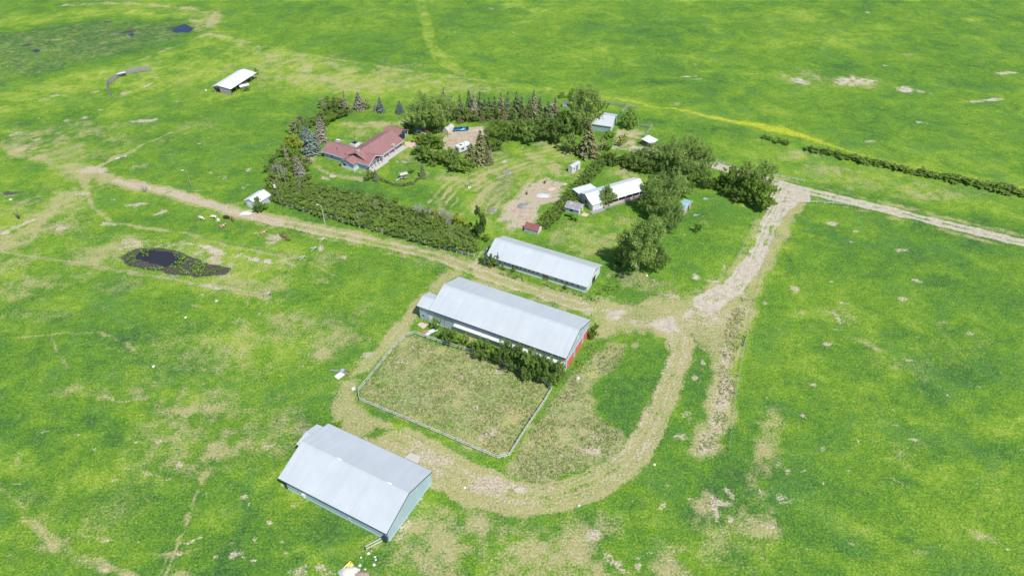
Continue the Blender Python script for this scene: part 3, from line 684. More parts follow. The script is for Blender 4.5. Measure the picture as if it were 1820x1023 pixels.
# ---- water
def water(pts, col, name, z=.06, rough=.08):
    m = NB(name); m.b.inputs['Base Color'].default_value = C3(col); m.b.inputs['Roughness'].default_value = rough
    tc = m.n("ShaderNodeNewGeometry").outputs['Position']; m.bump(m.noise(3, 3, .6, tc), .25, .03)
    bm = BM(); P = [G(*p) for p in pts]; Q = []
    r = random.Random(len(pts))
    for a, b in zip(P, P[1:] + P[:1]):
        n = max(2, int((b - a).length / .7))
        for k in range(n):
            p = a.lerp(b, k / n); Q.append((p.x + r.uniform(-.3, .3), p.y + r.uniform(-.35, .35)))
    bm.faces.new([bm.verts.new((x, y, z)) for x, y in Q]); bmesh.ops.triangulate(bm, faces=bm.faces)
    o = obj(name, bm, m.m); o['kind'] = 'structure'; return o
water([(238, 458), (248, 449), (263, 445), (285, 445), (308, 450), (325, 457), (328, 464), (316, 472), (296, 473), (276, 469), (258, 465)], (.020, .019, .027), 'pond_water', .07, .45)
water([(306, 55), (318, 46), (330, 43), (338, 48), (345, 52), (336, 58), (322, 57), (314, 59)], (.010, .022, .055), 'slough_water', .07, .4)
water([(228, 63), (234, 58), (239, 62), (234, 66)], (.010, .022, .055), 'slough_water', .07, .4)
water([(58, 91), (66, 87), (72, 91), (64, 94)], (.010, .022, .055), 'slough_water', .07, .4)

# ================================================================ BUILDINGS
YAW = R(-27.2)
def gable(name, label, cat, L, W, he, rise, wall, roof, ohx=.4, ohy=.4, roof_t=.12, group=None, loc=None, rz=0., gable_mat=None, fascia=None):
    """simple gabled building centred on its Empty: X along the ridge, -Y is the near side. L and W are the roof's size."""
    t = thing(name, label, cat, loc, rz, group)
    hx, hy = L / 2 - ohx, W / 2 - ohy
    s = rise / (W / 2)
    top = he + s * ohy
    bm = BM(); v = lambda *p: bm.verts.new(p)
    a = [v(-hx, -hy, 0), v(hx, -hy, 0), v(hx, hy, 0), v(-hx, hy, 0)]
    b = [v(-hx, -hy, top - .02), v(hx, -hy, top - .02), v(hx, hy, top - .02), v(-hx, hy, top - .02)]
    r0, r1 = v(-hx, 0, he + rise - .02), v(hx, 0, he + rise - .02)
    for f in ((a[0], a[1], b[1], b[0]), (a[1], a[2], b[2], r1, b[1]), (a[2], a[3], b[3], b[2]), (a[3], a[0], b[0], r0, b[3]), (b[0], b[1], r1, r0), (r1, b[2], b[3], r0)): bm.faces.new(f)
    fixn(bm); obj('wall', bm, wall, t)
    bm = BM(); ty = roof_t
    prof = [(-W / 2, he), (0, he + rise), (W / 2, he), (W / 2, he + ty), (0, he + rise + ty), (-W / 2, he + ty)]
    extr(bm, prof, -L / 2, L / 2); fixn(bm); rf = obj('roof', bm, roof, t)
    bm = BM(); rc = .22
    extr(bm, [(-rc, he + rise + ty - rc * s + .03), (0, he + rise + ty + .03), (rc, he + rise + ty - rc * s + .03), (rc, he + rise + ty - rc * s + .06), (0, he + rise + ty + .07), (-rc, he + rise + ty - rc * s + .06)], -L / 2 - .02, L / 2 + .02)
    fixn(bm); obj('ridge_cap', bm, roof, rf)
    if fascia:
        bm = BM()
        for sgn in (-1, 1):
            box(bm, -L / 2, L / 2, sgn * W / 2 - .03 if sgn < 0 else W / 2, -W / 2 if sgn < 0 else W / 2 + .03, he - .12, he + ty - .01)
        for x in (-L / 2 - .03, L / 2):
            for sgn in (-1, 1):
                q = [(0, he + rise - .14), (sgn * W / 2, he - .14), (sgn * W / 2, he + ty), (0, he + rise + ty)]
                extr(bm, q, x, x + .03)
        fixn(bm); obj('fascia', bm, fascia, t)
    t['dims'] = 0; del t['dims']
    return t, hx, hy, top
def fit3(P0, P1, P2, z):
    """roof rectangle from three eave corners: P0 near corner, P1 along the ridge, P2 across"""
    a, b, c = G(*P0, z), G(*P1, z), G(*P2, z)
    u = (b - a); L = u.length; u.normalize(); n = Vector((-u.y, u.x, 0))
    W = abs((c - a).dot(n)); sg = 1 if (c - a).dot(n) > 0 else -1
    ctr = a + u * (L / 2) + n * (sg * W / 2); rz = math.atan2(u.y, u.x)
    if sg < 0: rz += PI         # keep -Y as the side of P0
    return Vector((ctr.x, ctr.y, 0)), L, W, rz
def part_box(name, m, parent, *b):
    bm = BM(); box(bm, *b); return obj(name, bm, m, parent)
def window(parent, x, y, z, w_, h_, face='n', frame='trim_white', name='window'):
    """window on a wall: face n/f (near/far, along X) or l/r (gable ends, along Y)"""
    f, g = BM(), BM(); t = .05
    if face in 'nf':
        s = -1 if face == 'n' else 1
        ya, yb = sorted((y, y + s * t)); yc, yd = sorted((y, y + s * (t + .012)))
        box(f, x - w_ / 2 - .08, x + w_ / 2 + .08, ya, yb, z - .08, z + h_ + .08); box(g, x - w_ / 2, x + w_ / 2, yc, yd, z, z + h_)
    else:
        s = -1 if face == 'l' else 1
        xa, xb = sorted((x, x + s * t)); xc, xd = sorted((x, x + s * (t + .012)))
        box(f, xa, xb, y - w_ / 2 - .08, y + w_ / 2 + .08, z - .08, z + h_ + .08); box(g, xc, xd, y - w_ / 2, y + w_ / 2, z, z + h_)
    o = obj(name, f, frame, parent); obj('pane', g, 'glass_dark', o); return o
def on_face(bm, face, x0, x1, y, z0, z1, t=.05):
    """panel proud of a wall; x0..x1 runs along it, y is the wall plane"""
    if face == 'n': box(bm, x0, x1, y - t, y, z0, z1)
    elif face == 'f': box(bm, x0, x1, y, y + t, z0, z1)
    elif face == 'r': box(bm, y, y + t, x0, x1, z0, z1)
    else: box(bm, y - t, y, x0, x1, z0, z1)
def panel(name, m, parent, *a, **k):
    bm = BM(); on_face(bm, *a, **k); return obj(name, bm, m, parent)

# ---- long barn in the middle, red doors on its gable
t, hx, hy, top = gable('barn', 'long pale roofed barn in the middle, three red doors on its gable', 'barn', 37.0, 14.85, 4.55, 2.75, 'wall_grey', 'roof_steel', .25, .55, loc=(-.0063 * 115, 1.089 * 115, 0), rz=YAW, fascia='black_metal')
# white baffle ledge along the near wall
bm = BM(); extr(bm, [(-hy, 2.75), (-hy - .75, 2.35), (-hy - .75, 2.28), (-hy, 2.6)], -11.5, hx - .2); fixn(bm); obj('white_ledge', bm, 'white_paint', t)
bm = BM(); on_face(bm, 'n', -hx + .02, hx - .02, -hy, .02, .35, .06); obj('foundation', bm, 'concrete', t)
for k, (a, b_) in enumerate(((-5.9, -2.4), (-1.1, 2.6), (3.9, 6.7))):
    d = panel('sliding_door', 'red_door', t, 'r', a, b_, hx, .08, 2.65, .09)
    bm = BM(); z0 = .08
    for zz in (.08, 1.3, 2.52): on_face(bm, 'r', a + .02, b_ - .02, hx + .09, zz, zz + .12, .03)
    for yy in (a + .02, (a + b_) / 2 - .06, b_ - .14): on_face(bm, 'r', yy, yy + .12, hx + .095, .09, 2.63, .03)
    obj('door_brace', bm, 'red_door', d)
bm = BM(); on_face(bm, 'r', -6.2, 6.9, hx, 2.72, 2.84, .12); obj('door_track', bm, 'wall_steel', t)
bm = BM(); on_face(bm, 'r', -.25, .25, hx, 4.6, 5.5, .06); obj('gable_vent', bm, 'white_paint', t)
bm = BM(); box(bm, hx - .12, hx + .05, -hy - .05, -hy + .12, 0, 4.5); obj('corner_trim', bm, 'white_paint', t)
for x in (-14.2, -8.0): 
    bm = BM(); tube(bm, [(x, -hy - .12, 1.2), (x, -hy - .12, 4.3), (x, -hy - .5, 4.5)], .07, 6); obj('vent_pipe', bm, 'white_paint', t)
# annex on its left end, flush with the near wall
AX0, AX1, AW = -21.7, -hx, 4.9
bm = BM(); y0 = -hy; y1 = y0 + AW; sl_ = .37
v = [bm.verts.new(p) for p in ((AX0, y0, 0), (AX1, y0, 0), (AX1, y1, 0), (AX0, y1, 0), (AX0, y0, 4.6), (AX1, y0, 4.6), (AX1, y1, 4.6), (AX0, y1, 4.6), (AX0, y0 + AW / 2, 5.45), (AX1, y0 + AW / 2, 5.45))]
for f in ((0, 1, 5, 4), (2, 3, 7, 6), (3, 0, 4, 8, 7), (1, 2, 6, 9, 5), (4, 5, 9, 8), (9, 6, 7, 8), (0, 3, 2, 1)): bm.faces.new([v[i] for i in f])
fixn(bm); an = obj('annex', bm, 'wall_steel', t)
bm = BM(); extr(bm, [(y0 - .5, 4.5), (y0 + AW / 2, 5.52), (y1 + .3, 4.6), (y1 + .3, 4.72), (y0 + AW / 2, 5.64), (y0 - .5, 4.62)], AX0 - .35, -18.52); fixn(bm); obj('annex_roof', bm, 'roof_steel', an)
d = panel('door', 'white_paint', t, 'n', -19.0, -18.0, -hy, .05, 2.1, .08)
bm = BM(); box(bm, -18.25, -18.15, -hy - .14, -hy - .08, 1.0, 1.1); obj('handle', bm, 'black_metal', d)
window(an, -20.6, -hy, 1.3, .6, .5, 'n', 'wall_grey')
# stove / tank beside the door
BARN2 = t
def loc_of(t, x, y, z=0.0):
    c, s = math.cos(t.rotation_euler.z), math.sin(t.rotation_euler.z)
    return Vector((t.location.x + c * x - s * y, t.location.y + s * x + c * y, z))
p = loc_of(t, -16.6, -hy - 1.0)
q = thing('propane_tank', 'small white horizontal tank on legs beside the white door of the middle barn', 'tank', p, YAW)
bm = BM(); tube(bm, [(-.95, 0, 1.0), (-.85, 0, 1.0), (-.6, 0, 1.0), (.6, 0, 1.0), (.85, 0, 1.0), (.95, 0, 1.0)], [.12, .32, .45, .45, .32, .12], 12); obj('tank_shell', bm, 'white_paint', q, True)
for x in (-.5, .5):
    bm = BM(); box(bm, x - .06, x + .06, -.3, .3, 0, .62); obj('leg', bm, 'steel_pole', q)
def pad(name, pts, m, label, cat, h=.12):
    c = sum((G(*p) for p in pts), Vector()) / len(pts)
    bm = BM(); prism(bm, [(G(*p).x - c.x, G(*p).y - c.y) for p in pts][::-1], -.05, h); fixn(bm)
    bmesh.ops.bevel(bm, geom=[e for e in bm.edges], offset=.03, affect='EDGES')
    o = obj(name, bm, m); o.location = c; return tag(o, label, cat)
pad('concrete_pad', [(741.5, 577), (748, 572.5), (762, 577), (752, 584.5)], 'concrete_pink', 'pinkish concrete slab in front of the white barn door', 'concrete pad')
pad('concrete_pad', [(729, 804.5), (747, 811), (742.5, 824), (719, 814)], 'concrete_pale', 'pale concrete slab behind the nearest barn', 'concrete pad', .18)
def rubble(name, pts, n, m, label, cat, seed, smax=.35):
    r = random.Random(seed); P = [G(*p) for p in pts]; bm = BM()
    c = sum(P, Vector()) / len(P)
    for _ in range(n):
        ws = [r.random() ** 1.5 for _ in P]; q = sum((p * w_ for p, w_ in zip(P, ws)), Vector()) / sum(ws) - c
        s = r.uniform(.12, smax); M_ = Matrix.Translation((q.x, q.y, s * .3)) @ Matrix.Rotation(r.uniform(0, 6), 4, 'Z') @ Matrix.Rotation(r.uniform(-.4, .4), 4, 'X')
        v0 = len(bm.verts); bmesh.ops.create_icosphere(bm, subdivisions=1, radius=s, matrix=M_ @ Matrix.Diagonal((1, r.uniform(.6, 1), r.uniform(.4, .7), 1)))
    for v_ in bm.verts: v_.co += Vector((r.uniform(-.04, .04), r.uniform(-.04, .04), r.uniform(-.03, .03)))
    o = obj(name, bm, m); o.location = c; return tag(o, label, cat)
o = rubble('rubble', [(742, 590), (752, 585), (765, 583), (772, 590), (758, 594), (748, 594)], 70, 'soil_pile', 'brown heap of broken rubble outside the white barn door', 'rubble', 3)
def sheet(name, x, y, l, w_, rz, m, label, cat, h=.15, tilt=.05):
    bm = BM(); box(bm, -l / 2, l / 2, -w_ / 2, w_ / 2, 0, .06, Matrix.Rotation(tilt, 4, 'X')); box(bm, -l / 2 + .2, l / 2 - .3, -w_ / 2 + .1, w_ / 2 - .1, .07, .13, Matrix.Rotation(tilt, 4, 'X') @ Matrix.Rotation(.06, 4, 'Z'))
    o = obj(name, bm, m); p = G(x, y); o.location = (p.x, p.y, h); o.rotation_euler = (0, 0, rz); return tag(o, label, cat)
sheet('plywood_sheet', 769, 588.5, 2.4, 1.1, .55, 'white_paint', 'white sheet of board lying beside the rubble heap', 'board')
sheet('plywood_sheet', 760, 594.5, 1.2, .8, .7, 'white_paint', 'small white board lying against the paddock fence', 'board')
# ---- nearest barn, bottom
t, hx, hy, top = gable('barn', 'nearest wide barn at the bottom, blank pale blue gable without doors', 'barn', 25.6, 15.2, 3.15, 2.65, 'wall_pale', 'roof_steel', .1, .45, loc=(-.2645 * 115, .6954 * 115, 0), rz=R(-27.6), fascia='black_metal')
BARN3 = t; H3 = 3.15
for w_ in [c for c in t.children if c.name.startswith('wall')]:
    for v_ in w_.data.vertices:
        if v_.co.x < -11: v_.co.x = -11.5
for s in (-1, 1):
    bm = BM(); box(bm, -11.9, -11.55, s * hy - .15, s * hy + .15, 0, 3.2); obj('corner_post', bm, 'black_metal', t)
    bm = BM(); tube(bm, [(-12.6, s * hy, 3.15), (-11.75, s * hy, .9)], .07, 5); obj('brace', bm, 'black_metal', t)
bm = BM(); box(bm, hx - 1.1, hx - .25, -hy - .55, -hy - .02, .1, 1.5); box(bm, hx - .95, hx - .4, -hy - .45, -hy - .1, 1.5, 1.7); obj('meter_box', bm, 'black_metal', t)
bm = BM(); on_face(bm, 'n', -11.4, hx - .02, -hy, .02, .3, .07); on_face(bm, 'r', -hy, hy, hx, .02, .3, .07); obj('foundation', bm, 'wall_pale', t)
for x in (-3.4, 8.4):
    bm = BM(); box(bm, x - .5, x + .5, -.2, .2, H3 + 2.78, H3 + 2.95); bmesh.ops.bevel(bm, geom=list(bm.edges), offset=.05, affect='EDGES'); obj('ridge_vent', bm, 'roof_white', t)
bm = BM(); on_face(bm, 'n', -7.6, -6.9, -hy, .4, 1.3, .35); obj('fan_housing', bm, 'white_paint', t)
bm = BM(); on_face(bm, 'n', 3.4, 3.9, -hy, .6, 1.0, .12); obj('vent_cover', bm, 'wall_grey', t)
bm = BM(); box(bm, -14.3, -11.55, .5, 6.0, 0, 3.0); an = obj('annex', bm, 'wall_pale', t)
bm = BM(); extr(bm, [(.1, 3.55), (3.1, 4.05), (6.4, 3.05), (6.4, 3.17), (3.1, 4.17), (.1, 3.67)], -14.9, -12.8); fixn(bm); obj('annex_roof', bm, 'roof_steel', an)
# frame leaning on the annex
q = thing('wooden_pallet', 'small weathered pallet propped beside the annex of the nearest barn', 'pallet', G(541, 766), R(50))
bm = BM()
for k in range(5): box(bm, -.6, .6, -.5 + k * .22, -.38 + k * .22, .1, .14, Matrix.Rotation(.5, 4, 'X'))
obj('slat', bm, 'grey_wood', q)
bm = BM()
for x in (-.55, 0, .5): box(bm, x, x + .06, -.5, .5, 0, .1, Matrix.Rotation(.5, 4, 'X'))
obj('runner', bm, 'dark_wood', q)
# ladder-like ramp lying off the corner
a, b_ = G(650, 973.5), G(681, 957.5)
q = thing('ladder', 'pale metal ladder lying in the grass at the front corner of the nearest barn', 'ladder', (a + b_) / 2, math.atan2((b_ - a).y, (b_ - a).x))
L_ = (b_ - a).length
for s in (-1, 1):
    bm = BM(); box(bm, -L_ / 2, L_ / 2, s * .26 - .05, s * .26 + .05, .1, .2); obj('rail', bm, 'white_paint', q)
for k in range(12):
    bm = BM(); x = -L_ / 2 + .2 + k * (L_ - .4) / 11; box(bm, x - .03, x + .03, -.205, .205, .12, .17); obj('rung', bm, 'galvanized', q)
bm = BM(); box(bm, -L_ / 2 - .25, -L_ / 2 - .01, -.22, .22, 0, .25); obj('foot', bm, 'black_metal', q)
# ---- upper barn
t, hx, hy, top = gable('barn', 'narrower pale roofed barn behind the largest one, doorway open in its white gable', 'barn', 30.2, 10.7, 2.35, 2.55, 'wall_grey', 'roof_steel_far', .3, .5, loc=(.0758 * 115, 1.3077 * 115, 0), rz=YAW, fascia='white_paint')
bm = BM()
for a in ((-4.2, -1.1), (1.3, 4.2)): on_face(bm, 'r', a[0], a[1], hx, .05, 2.3, .05)
on_face(bm, 'r', -1.1, 1.3, hx, 2.1, 2.9, .05); obj('gable_cladding', bm, 'white_paint', t)
panel('doorway', 'dark_gap', t, 'r', -1.1, 1.3, hx, .02, 2.1, .02)
d = panel('plank_door', 'brown_wood', t, 'n', 2.0, 3.7, -hy, .03, 2.2, .07)
bm = BM(); on_face(bm, 'n', -hx, 1.9, -hy, .02, .3, .07); on_face(bm, 'n', 3.8, hx, -hy, .02, .3, .07); obj('foundation', bm, 'white_paint', t)
for k in range(9): window(t, -9.5 + k * 1.25, -hy, 1.25, .5, .5, 'n', 'wall_grey')
for k in range(5): window(t, 6 + k * 1.6, -hy, 1.25, .5, .5, 'n', 'wall_grey')

# ---- white steel garage by the track
c, L, W, rz = fit3((455.2, 363.4), (481.5, 346.5), (434.9, 354.8), 2.2)
t, hx, hy, top = gable('garage', 'small white steel garage with grey sides beside the dirt track', 'garage', L, W, 2.2, 1.1, 'wall_grey', 'roof_white', .2, .2, loc=c, rz=rz, fascia='trim_white')
panel('overhead_door', 'white_paint', t, 'l', -1.4, 1.4, -hx, .05, 2.0, .06)
pad('gravel_patch', [(424, 381.5), (432, 376), (441, 376), (448, 379.5), (442, 382)], 'white_paint', 'white patch of spilled gravel on the track in front of the garage', 'gravel patch', .03)
# ---- open cattle shed, upper left
c, L, W, rz = fit3((409.9, 159.2), (456.4, 129.4), (376.0, 154.6), 2.6)
t = thing('cattle_shed', 'open fronted cattle shed with pale roof standing alone in the upper left pasture', 'shed', c, rz)
he, rs = 2.6, .9
bm = BM(); extr(bm, [(-W / 2, he), (W * .18, he + rs), (W / 2, he), (W / 2, he + .1), (W * .18, he + rs + .1), (-W / 2, he + .1)], -L / 2, L / 2); fixn(bm); obj('roof', bm, 'roof_white', t)
bm = BM(); on_face(bm, 'f', -L / 2 + .3, L / 2 - .3, W / 2 - .4, 0, he - .02, .1)
obj('back_wall', bm, 'grey_wood', t)
bm = BM(); prof = [(-W / 2 + .3, 0), (W * .12, 0), (W * .12, he + rs * .8), (-W / 2 + .3, he + .02)]
extr(bm, prof, -L / 2 + .3, -L / 2 + .42); fixn(bm); obj('end_wall', bm, 'grey_wood', t)
bm = BM(); extr(bm, [(W * .12, he + .05), (W / 2 - .35, he - .3), (W / 2 - .35, he + .1), (W * .14, he + rs * .8)], -L / 2 + .3, -L / 2 + .42); fixn(bm); obj('gable_board', bm, 'grey_wood', t)
for k in range(6):
    x = -L / 2 + .4 + k * (L - .8) / 5
    bm = BM(); box(bm, x - .1, x + .1, -W / 2 + .35, -W / 2 + .55, 0, he); obj('post', bm, 'pole_wood', t)
q = thing('culvert_pipe', 'short grey corrugated pipe lying in front of the open cattle shed', 'pipe', G(434.5, 157), R(35))
bm = BM(); tube(bm, [(-1.9, 0, 1.0), (1.9, 0, 1.0)], 1.0, 16, False); tube(bm, [(1.9, 0, 1.0), (-1.9, 0, 1.0)], .93, 16, False); obj('pipe_shell', bm, 'galvanized', q)
bm = BM()
for k in range(9): tube(bm, [(-1.8 + k * .45, 0, 1.0), (-1.7 + k * .45, 0, 1.0)], 1.05, 16)
obj('rib', bm, 'galvanized', q)
# ---- grey shed behind the big trees, white gable
c, L, W, rz = fit3((1087, 225.6), (1036, 218.0), (1102.8, 204.6), 2.6)
t, hx, hy, top = gable('machine_shed', 'pale roofed shed with white gable behind the tall cottonwood at the top of the yard', 'shed', L, W, 2.6, 1.7, 'wall_steel', 'roof_steel_far', .3, .3, loc=c, rz=rz, fascia='trim_white')
gx = hx if math.cos(rz) > 0 else -hx; gf = 'r' if gx > 0 else 'l'
panel('gable_cladding', 'white_paint', t, gf, -hy + .2, hy * .2, gx, .05, 2.7, .05)
panel('door', 'dark_gap', t, gf, hy * .3, hy * .75, gx, .03, 2.1, .04)
# ---- small white-roofed lean-to
c, L, W, rz = fit3((1158.2, 255.2), (1170.5, 247.5), (1146.8, 244.3), 2.0)
t = thing('calf_shelter', 'tiny shelter with flat white roof at the end of the corral rails', 'shelter', c, rz)
bm = BM(); extr(bm, [(-W / 2, 1.7), (W / 2, 2.2), (W / 2, 2.3), (-W / 2, 1.8)], -L / 2, L / 2); fixn(bm); obj('roof', bm, 'roof_white', t)
bm = BM(); extr(bm, [(-W / 2 + .2, 0), (W / 2 - .2, 0), (W / 2 - .2, 2.1), (-W / 2 + .2, 1.7)], -L / 2 + .15, L / 2 - .15); fixn(bm); obj('wall', bm, 'dark_wood', t)
# ---- white site hut on the lawn
c, L, W, rz = fit3((1017.3, 298.0), (1032.4, 288.8), (1010.6, 294.2), 2.3)
t, hx, hy, top = gable('garden_hut', 'narrow white hut with dark door and window on the mown lawn', 'hut', L, W, 2.2, .35, 'white_paint', 'roof_steel_far', .08, .08, loc=c, rz=rz)
d = panel('door', 'glass_dark', t, 'n', .1, .7, -hy, .25, 2.0, .04)
window(t, -1.1, -hy, 1.1, .5, .6, 'n')
bm = BM(); box(bm, -.5, .9, -hy - .6, -hy - .05, 0, .2); obj('step', bm, 'brown_wood', t)
# ---- bungalow with porch among the trees
c, L, W, rz = fit3((1053.3, 365.6), (1151.5, 336.8), (1041.6, 341.2), 2.3)
t = thing('bunkhouse', 'long white roofed bunkhouse with open porch, half hidden behind trees', 'house', c, rz)
he = 2.3; ry = W * .08; PY = 2.4          # porch depth
zr = he + 1.6
bm = BM(); pr = [(-W / 2, he), (-W / 2 + PY, he + .55), (ry, zr), (W / 2, he + .35), (W / 2, he + .45), (ry, zr + .1), (-W / 2 + PY, he + .65), (-W / 2, he + .1)]
extr(bm, pr, -L / 2, L / 2); fixn(bm); obj('roof', bm, 'roof_white', t)
bm = BM(); wy0, wy1 = -W / 2 + PY, W / 2 - .3
extr(bm, [(wy0, 0), (wy1, 0), (wy1, he + .4), (ry, zr - .02), (wy0, he + .5)], -L / 2 + .3, L / 2 - .3); fixn(bm); obj('wall', bm, 'siding_tan', t)
bm = BM(); box(bm, -L / 2 + .3, -L / 2 + 4.2, -W / 2 + .25, wy0 - .01, 0, he + .02); obj('front_room', bm, 'white_paint', t)
window(t, -L / 2 + .3, ry - .4, .9, 1.3, 1.1, 'l')
bm = BM(); box(bm, -L / 2 + 4.25, L / 2 - .2, -W / 2 - .3, wy0 - .01, 0, .35); box(bm, -L / 2 - .8, -L / 2 + 4.2, -W / 2 - 1.2, -W / 2 + .2, 0, .3); obj('deck', bm, 'grey_wood', t)
for k in range(7):
    x = -L / 2 + 4.4 + k * (L - 4.9) / 6
    bm = BM(); box(bm, x - .07, x + .07, -W / 2 + .05, -W / 2 + .19, .35, he); obj('porch_post', bm, 'white_paint', t)
bm = BM(); box(bm, -L / 2 + 4.5, L / 2 - .4, -W / 2 + .09, -W / 2 + .14, .4, 1.15); obj('railing', bm, 'concrete_pink', t)
for k in range(4): window(t, -L / 2 + 7 + k * 4.2, wy0, .9, 1.2, 1.1, 'n')
d = panel('door', 'brown_wood', t, 'n', -L / 2 + 8.6, -L / 2 + 9.5, wy0, .05, 2.05, .05)
bm = BM(); box(bm, -L / 2 - .2, -L / 2 + 6.2, W / 2 - .29, W / 2 + 3.3, 0, 2.3); bk = obj('back_room', bm, 'siding_tan', t)
bm = BM(); extr(bm, [(W / 2 - .6, 2.65), (W / 2 + 3.6, 2.35), (W / 2 + 3.6, 2.45), (W / 2 - .6, 2.76)], -L / 2 - .5, -L / 2 + 6.5); fixn(bm); obj('back_roof', bm, 'roof_white', bk)
# ---- playhouse shed
c, L, W, rz = fit3((1029.8, 374.2), (1003.4, 367.2), (1038.6, 363.2), 1.9)
t, hx, hy, top = gable('garden_shed', 'small shed with weathered grey and white peeling roof beside the bunkhouse', 'shed', L, W, 1.8, 1.1, 'siding_blue', 'shingle_grey', .25, .2, loc=c, rz=rz, fascia='trim_white')
gx = hx if math.cos(rz) > 0 else -hx; gf = 'r' if gx > 0 else 'l'; sx = 1 if gx > 0 else -1
nf = 'n'
bm = BM(); extr(bm, [(-hy, 0.02), (hy, 0.02), (hy, 1.8), (0, 2.85), (-hy, 1.8)], gx, gx + sx * .05); fixn(bm); gw = obj('gable_wall', bm, 'white_paint', t)
panel('door', 'dark_wood', t, gf, -.4, .4, gx + sx * .05, .05, 1.8, .04)
window(t, sx * -.2, -hy, .8, 1.1, .7, 'n'); 
p = G(1039, 383); pad('deck', [(1032, 383), (1037, 378), (1047, 381), (1042, 385.5)], 'concrete_pink', 'pinkish wooden step in front of the shed with the peeling roof', 'step', .12)
# ---- small red roofed shed
c, L, W, rz = fit3((956.3, 411.6), (931.2, 405.2), (962.5, 401.5), 1.2)
t, hx, hy, top = gable('chicken_coop', 'small coop with red shingle roof at the end of the dark hedge', 'shed', L, W, 1.1, 1.25, 'siding_blue', 'shingle_red', .12, .12, loc=c, rz=rz)
for x in (-hx, hx):
    s = -1 if x < 0 else 1
    bm = BM(); extr(bm, [(-hy, .02), (hy, .02), (hy, 1.2), (0, 2.28), (-hy, 1.2)], x, x + s * .04); fixn(bm); obj('gable_wall', bm, 'white_paint', t)
# ---- small teal roofed shed at right
c, L, W, rz = fit3((1217.6, 375.2), (1202.5, 370.5), (1230.8, 358.2), 2.0)
t, hx, hy, top = gable('pump_house', 'small shed with pale blue tin roof under the trees left of the driveway', 'shed', L, W, 2.0, .8, 'wall_pink', 'roof_teal', .3, .2, loc=c, rz=rz)
gx = hx if math.cos(rz) > 0 else -hx; gf = 'r' if gx > 0 else 'l'
panel('doorway', 'dark_gap', t, gf, .2, 1.3, gx, .03, 1.8, .03)
# ---- two little grey structures behind the spruce row
c, L, W, rz = fit3((1013, 186), (1000, 185), (1013.5, 182.5), 1.5)
t = thing('hay_feeder', 'low grey slatted hay feeder behind the tall cottonwood', 'feeder', G(1006, 190), R(-6))
bm = BM(); box(bm, -1.4, 1.4, -.55, .55, .15, .35); obj('trough', bm, 'wall_pale', t)
bm = BM(); box(bm, -1.4, 1.4, .6, .72, 0, 1.9); box(bm, -1.4, 1.4, -.72, -.6, 0, .7); obj('side_panel', bm, 'grey_wood', t)
for x in (-1.45, 1.4):
    bm = BM(); box(bm, x, x + .08, -.7, .7, 0, 1.2); obj('end_panel', bm, 'grey_wood', t)
t, hx, hy, top = gable('lean_shed', 'weathered grey plank shed showing between the tops of the spruce row', 'shed', 5.0, 3.4, 1.4, 2.0, 'grey_wood', 'grey_wood', .1, .1, loc=G(978, 201), rz=R(35))

# ---- the house
HZ = 2.35
hpA, hpB = G(560 + 110 / 10.11, 210 + 600 / 10.11, HZ), G(560 + 965 / 10.11, 210 + 862 / 10.11, HZ)
u = (hpB - hpA); LB = u.length; u.normalize(); n = Vector((-u.y, u.x, 0)); hrz = math.atan2(u.y, u.x)
WBk = abs((G(560 + 1210 / 10.11, 210 + 700 / 10.11, HZ) - hpB).dot(n))
house = thing('farmhouse', 'long low farmhouse with burgundy shingle roof and pale blue walls', 'house', (hpA.x, hpA.y, 0), hrz)
# local frame: X along the bar from its left near corner, Y away from the viewer
def hl(px, py, z=HZ):
    d = G(560 + px / 10.11, 210 + py / 10.11, z) - hpA
    return d.dot(u), d.dot(n)
OH = .5
def hroof(x0, x1, y0, y1, axis_, he, rise, name='roof', t_=.14, parent=house):
    bm = BM()
    if axis_ == 0:
        m = (y0 + y1) / 2; extr(bm, [(y0, he), (m, he + rise), (y1, he), (y1, he + t_), (m, he + rise + t_), (y0, he + t_)], x0, x1, 0)
    else:
        m = (x0 + x1) / 2; extr(bm, [(x0, he), (m, he + rise), (x1, he), (x1, he + t_), (m, he + rise + t_), (x0, he + t_)], y0, y1, 1)
    fixn(bm); return obj(name, bm, 'shingle', parent)
def hwall(x0, x1, y0, y1, axis_, he, rise, m='siding_blue', name='wall'):
    bm = BM()
    if axis_ == 0:
        c_ = (y0 + y1) / 2; extr(bm, [(y0, 0), (y1, 0), (y1, he), (c_, he + rise), (y0, he)], x0, x1, 0)
    else:
        c_ = (x0 + x1) / 2; extr(bm, [(x0, 0), (x1, 0), (x1, he), (c_, he + rise), (x0, he)], y0, y1, 1)
    fixn(bm); return obj(name, bm, m, house)
WB = 8.2; RB = 2.0
hroof(0, LB, 0, WB, 0, HZ, RB)
hwall(OH, LB - 2.4, OH, WB - OH, 0, HZ + .1, RB - .35)
# north wing
xa0, _ = hl(800, 490); xb, yb = hl(1610, 408); xa1, ya1 = hl(1270, 165); xc, yc = hl(1240, 740)
XA0, XA1 = xb - 11.4, xb - .2
YA1 = yb
hroof(XA0, XA1, 1.2, YA1, 1, HZ + .02, 2.55)
hwall(XA0 + OH, XA1 - OH - 1.2, WB - 1, YA1 - OH, 1, HZ + .1, 2.2)
